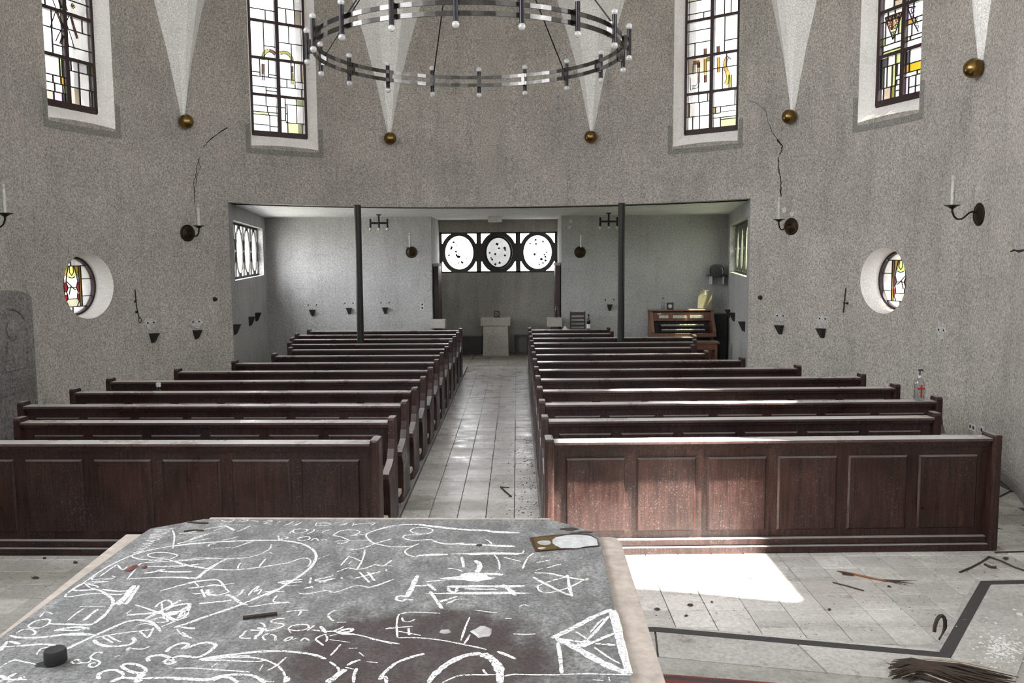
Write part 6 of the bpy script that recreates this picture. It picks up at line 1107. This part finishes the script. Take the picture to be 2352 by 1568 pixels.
# bundle of dry palm fronds on the step
bp = onZ(2160, 1560, .15); r = empty('palm_bundle', (bp.x, bp.y, .15), 0, 'bundle of dry dark palm fronds lying on the sanctuary step', 'fronds'); BO = Vector(r.location); rr = random.Random(4); ma, mb2 = MB(), MB()
for k in range(70):
    y0 = rr.uniform(-6, 16); x0 = 2050 + rr.uniform(-12, 40); x1 = 2150 + rr.uniform(20, 190); h = rr.uniform(.004, .06)
    P = [onZ(x0, 1548 + y0 + rr.uniform(-8, 8), .15) + Vector((0, 0, h)), onZ(x0 + 40, 1546 + y0, .15) + Vector((0, 0, h + .015)), onZ((x0 + x1) / 2, 1552 + y0, .15) + Vector((0, 0, h + .01)), onZ(x1, 1562 + y0 + rr.uniform(-4, 6), .15) + Vector((0, 0, h * .3 + .003))]
    (ma if k % 11 else mb2).tube([tuple(p - BO) for p in P], [.002, .006, .006, .002], 5)
for k in range(16):
    x0 = 2065 + rr.uniform(-10, 120); P = [onZ(x0 + 30, 1550, .15) + Vector((0, 0, .02)), onZ(x0, 1540, .15) + Vector((0, 0, .03)), onZ(x0 - rr.uniform(10, 30), 1528 + rr.uniform(-2, 14), .15) + Vector((0, 0, .012))]; ma.tube([tuple(p - BO) for p in P], [.004, .003, .001], 5)
o = ma.build('dark_fronds', 'twig', r); o['kind'] = 'stuff'; o = mb2.build('pale_fronds', 'pad', r); o['kind'] = 'stuff'
# white plaster flakes fallen on the sanctuary step, and grit in the aisle
rr = random.Random(6); m = MB()
_a, _b = onZ(1990, 1328, 0), onZ(1160, 1128, 0); KEEP1, KEEP2 = (_a.x, _a.y, .42, .22), (_b.x, _b.y, .12, .14)
def chip(m, p, s, rr):
    for q_ in (KEEP1, KEEP2):
        if abs(p.x - q_[0]) < q_[2] and abs(p.y - q_[1]) < q_[3]: return
    a_ = rr.uniform(0, 3); h = s * rr.uniform(.15, .5); pts = [(p.x + s * rr.uniform(.6, 1.2) * math.cos(a_ + t), p.y + s * rr.uniform(.6, 1.2) * math.sin(a_ + t)) for t in (0, 1.3, 2.6, 3.9, 5.1)]
    m.add([(*q, p.z) for q in pts] + [(p.x + (q[0] - p.x) * .7, p.y + (q[1] - p.y) * .7, p.z + h) for q in pts], [(4, 3, 2, 1, 0), (5, 6, 7, 8, 9)] + [(i, (i + 1) % 5, 5 + (i + 1) % 5, 5 + i) for i in range(5)])
for k in range(330): chip(m, onZ(rr.gauss(2305, 26), rr.gauss(1488, 17), .1505), rr.choice([.003, .004, .006, .008, .011]), rr)
for k in range(60): chip(m, onZ(rr.uniform(2190, 2360), rr.uniform(1400, 1540), .1505), rr.choice([.003, .004, .006]), rr)
for x, y, s in ((2342, 1410, .022), (2287, 1431, .014), (2330, 1400, .012)): chip(m, onZ(x, y, .1505), s, rr)
o = m.build('plaster_debris', 'flake'); tag(o, 'scatter of white plaster flakes fallen on the sanctuary step', 'debris', None, 'stuff')
m = MB()
def grit(lb):
    global m
    o = m.build('floor_grit', 'twig'); tag(o, lb, 'grit', None, 'stuff'); m = MB()
for k in range(420):
    x = .61 - abs(rr.gauss(0, .13)); y = rr.uniform(6.7, 11); chip(m, Vector((x, y, .001)), rr.choice([.003, .004, .006, .009]), rr)
for k in range(160): chip(m, Vector((rr.uniform(-.6, .6), rr.uniform(6.7, 12), .001)), rr.choice([.003, .004]), rr)
grit('dark grit and crumbled leaves along the aisle floor')
for k in range(300): chip(m, Vector((rr.uniform(1.3, 4.3), rr.uniform(4.95, 6.4), .001)), rr.choice([.002, .003, .005]), rr)
grit('dark grit on the floor between parapet and sanctuary step')
for k in range(120): chip(m, Vector((rr.uniform(4.25, 4.75), rr.uniform(7.0, 9.0), .001)), rr.choice([.004, .006, .01]), rr)
grit('dark grit on the floor between pew ends and round wall')
for k in range(80): chip(m, Vector((rr.uniform(-3.6, -1.4), rr.uniform(5.3, 6.4), .001)), rr.choice([.003, .005]), rr)
grit('dark grit and crumbled leaves on the floor beyond the altar')
r = empty('twig_cluster', tuple(onZ(1160, 1125, .004)), 0, 'small bent dark twig lying in the aisle near the front pews', 'twig'); RO_ = Vector(r.location)
m = MB(); m.tube(rel(tw([(1150, 1118), (1160, 1128), (1174, 1140)], 0)), .010, 5); m.build('long_piece', 'twig', r); m = MB(); m.tube(rel(tw([(1150, 1118), (1170, 1119)], 0)), .006, 5); m.build('short_piece', 'twig', r)
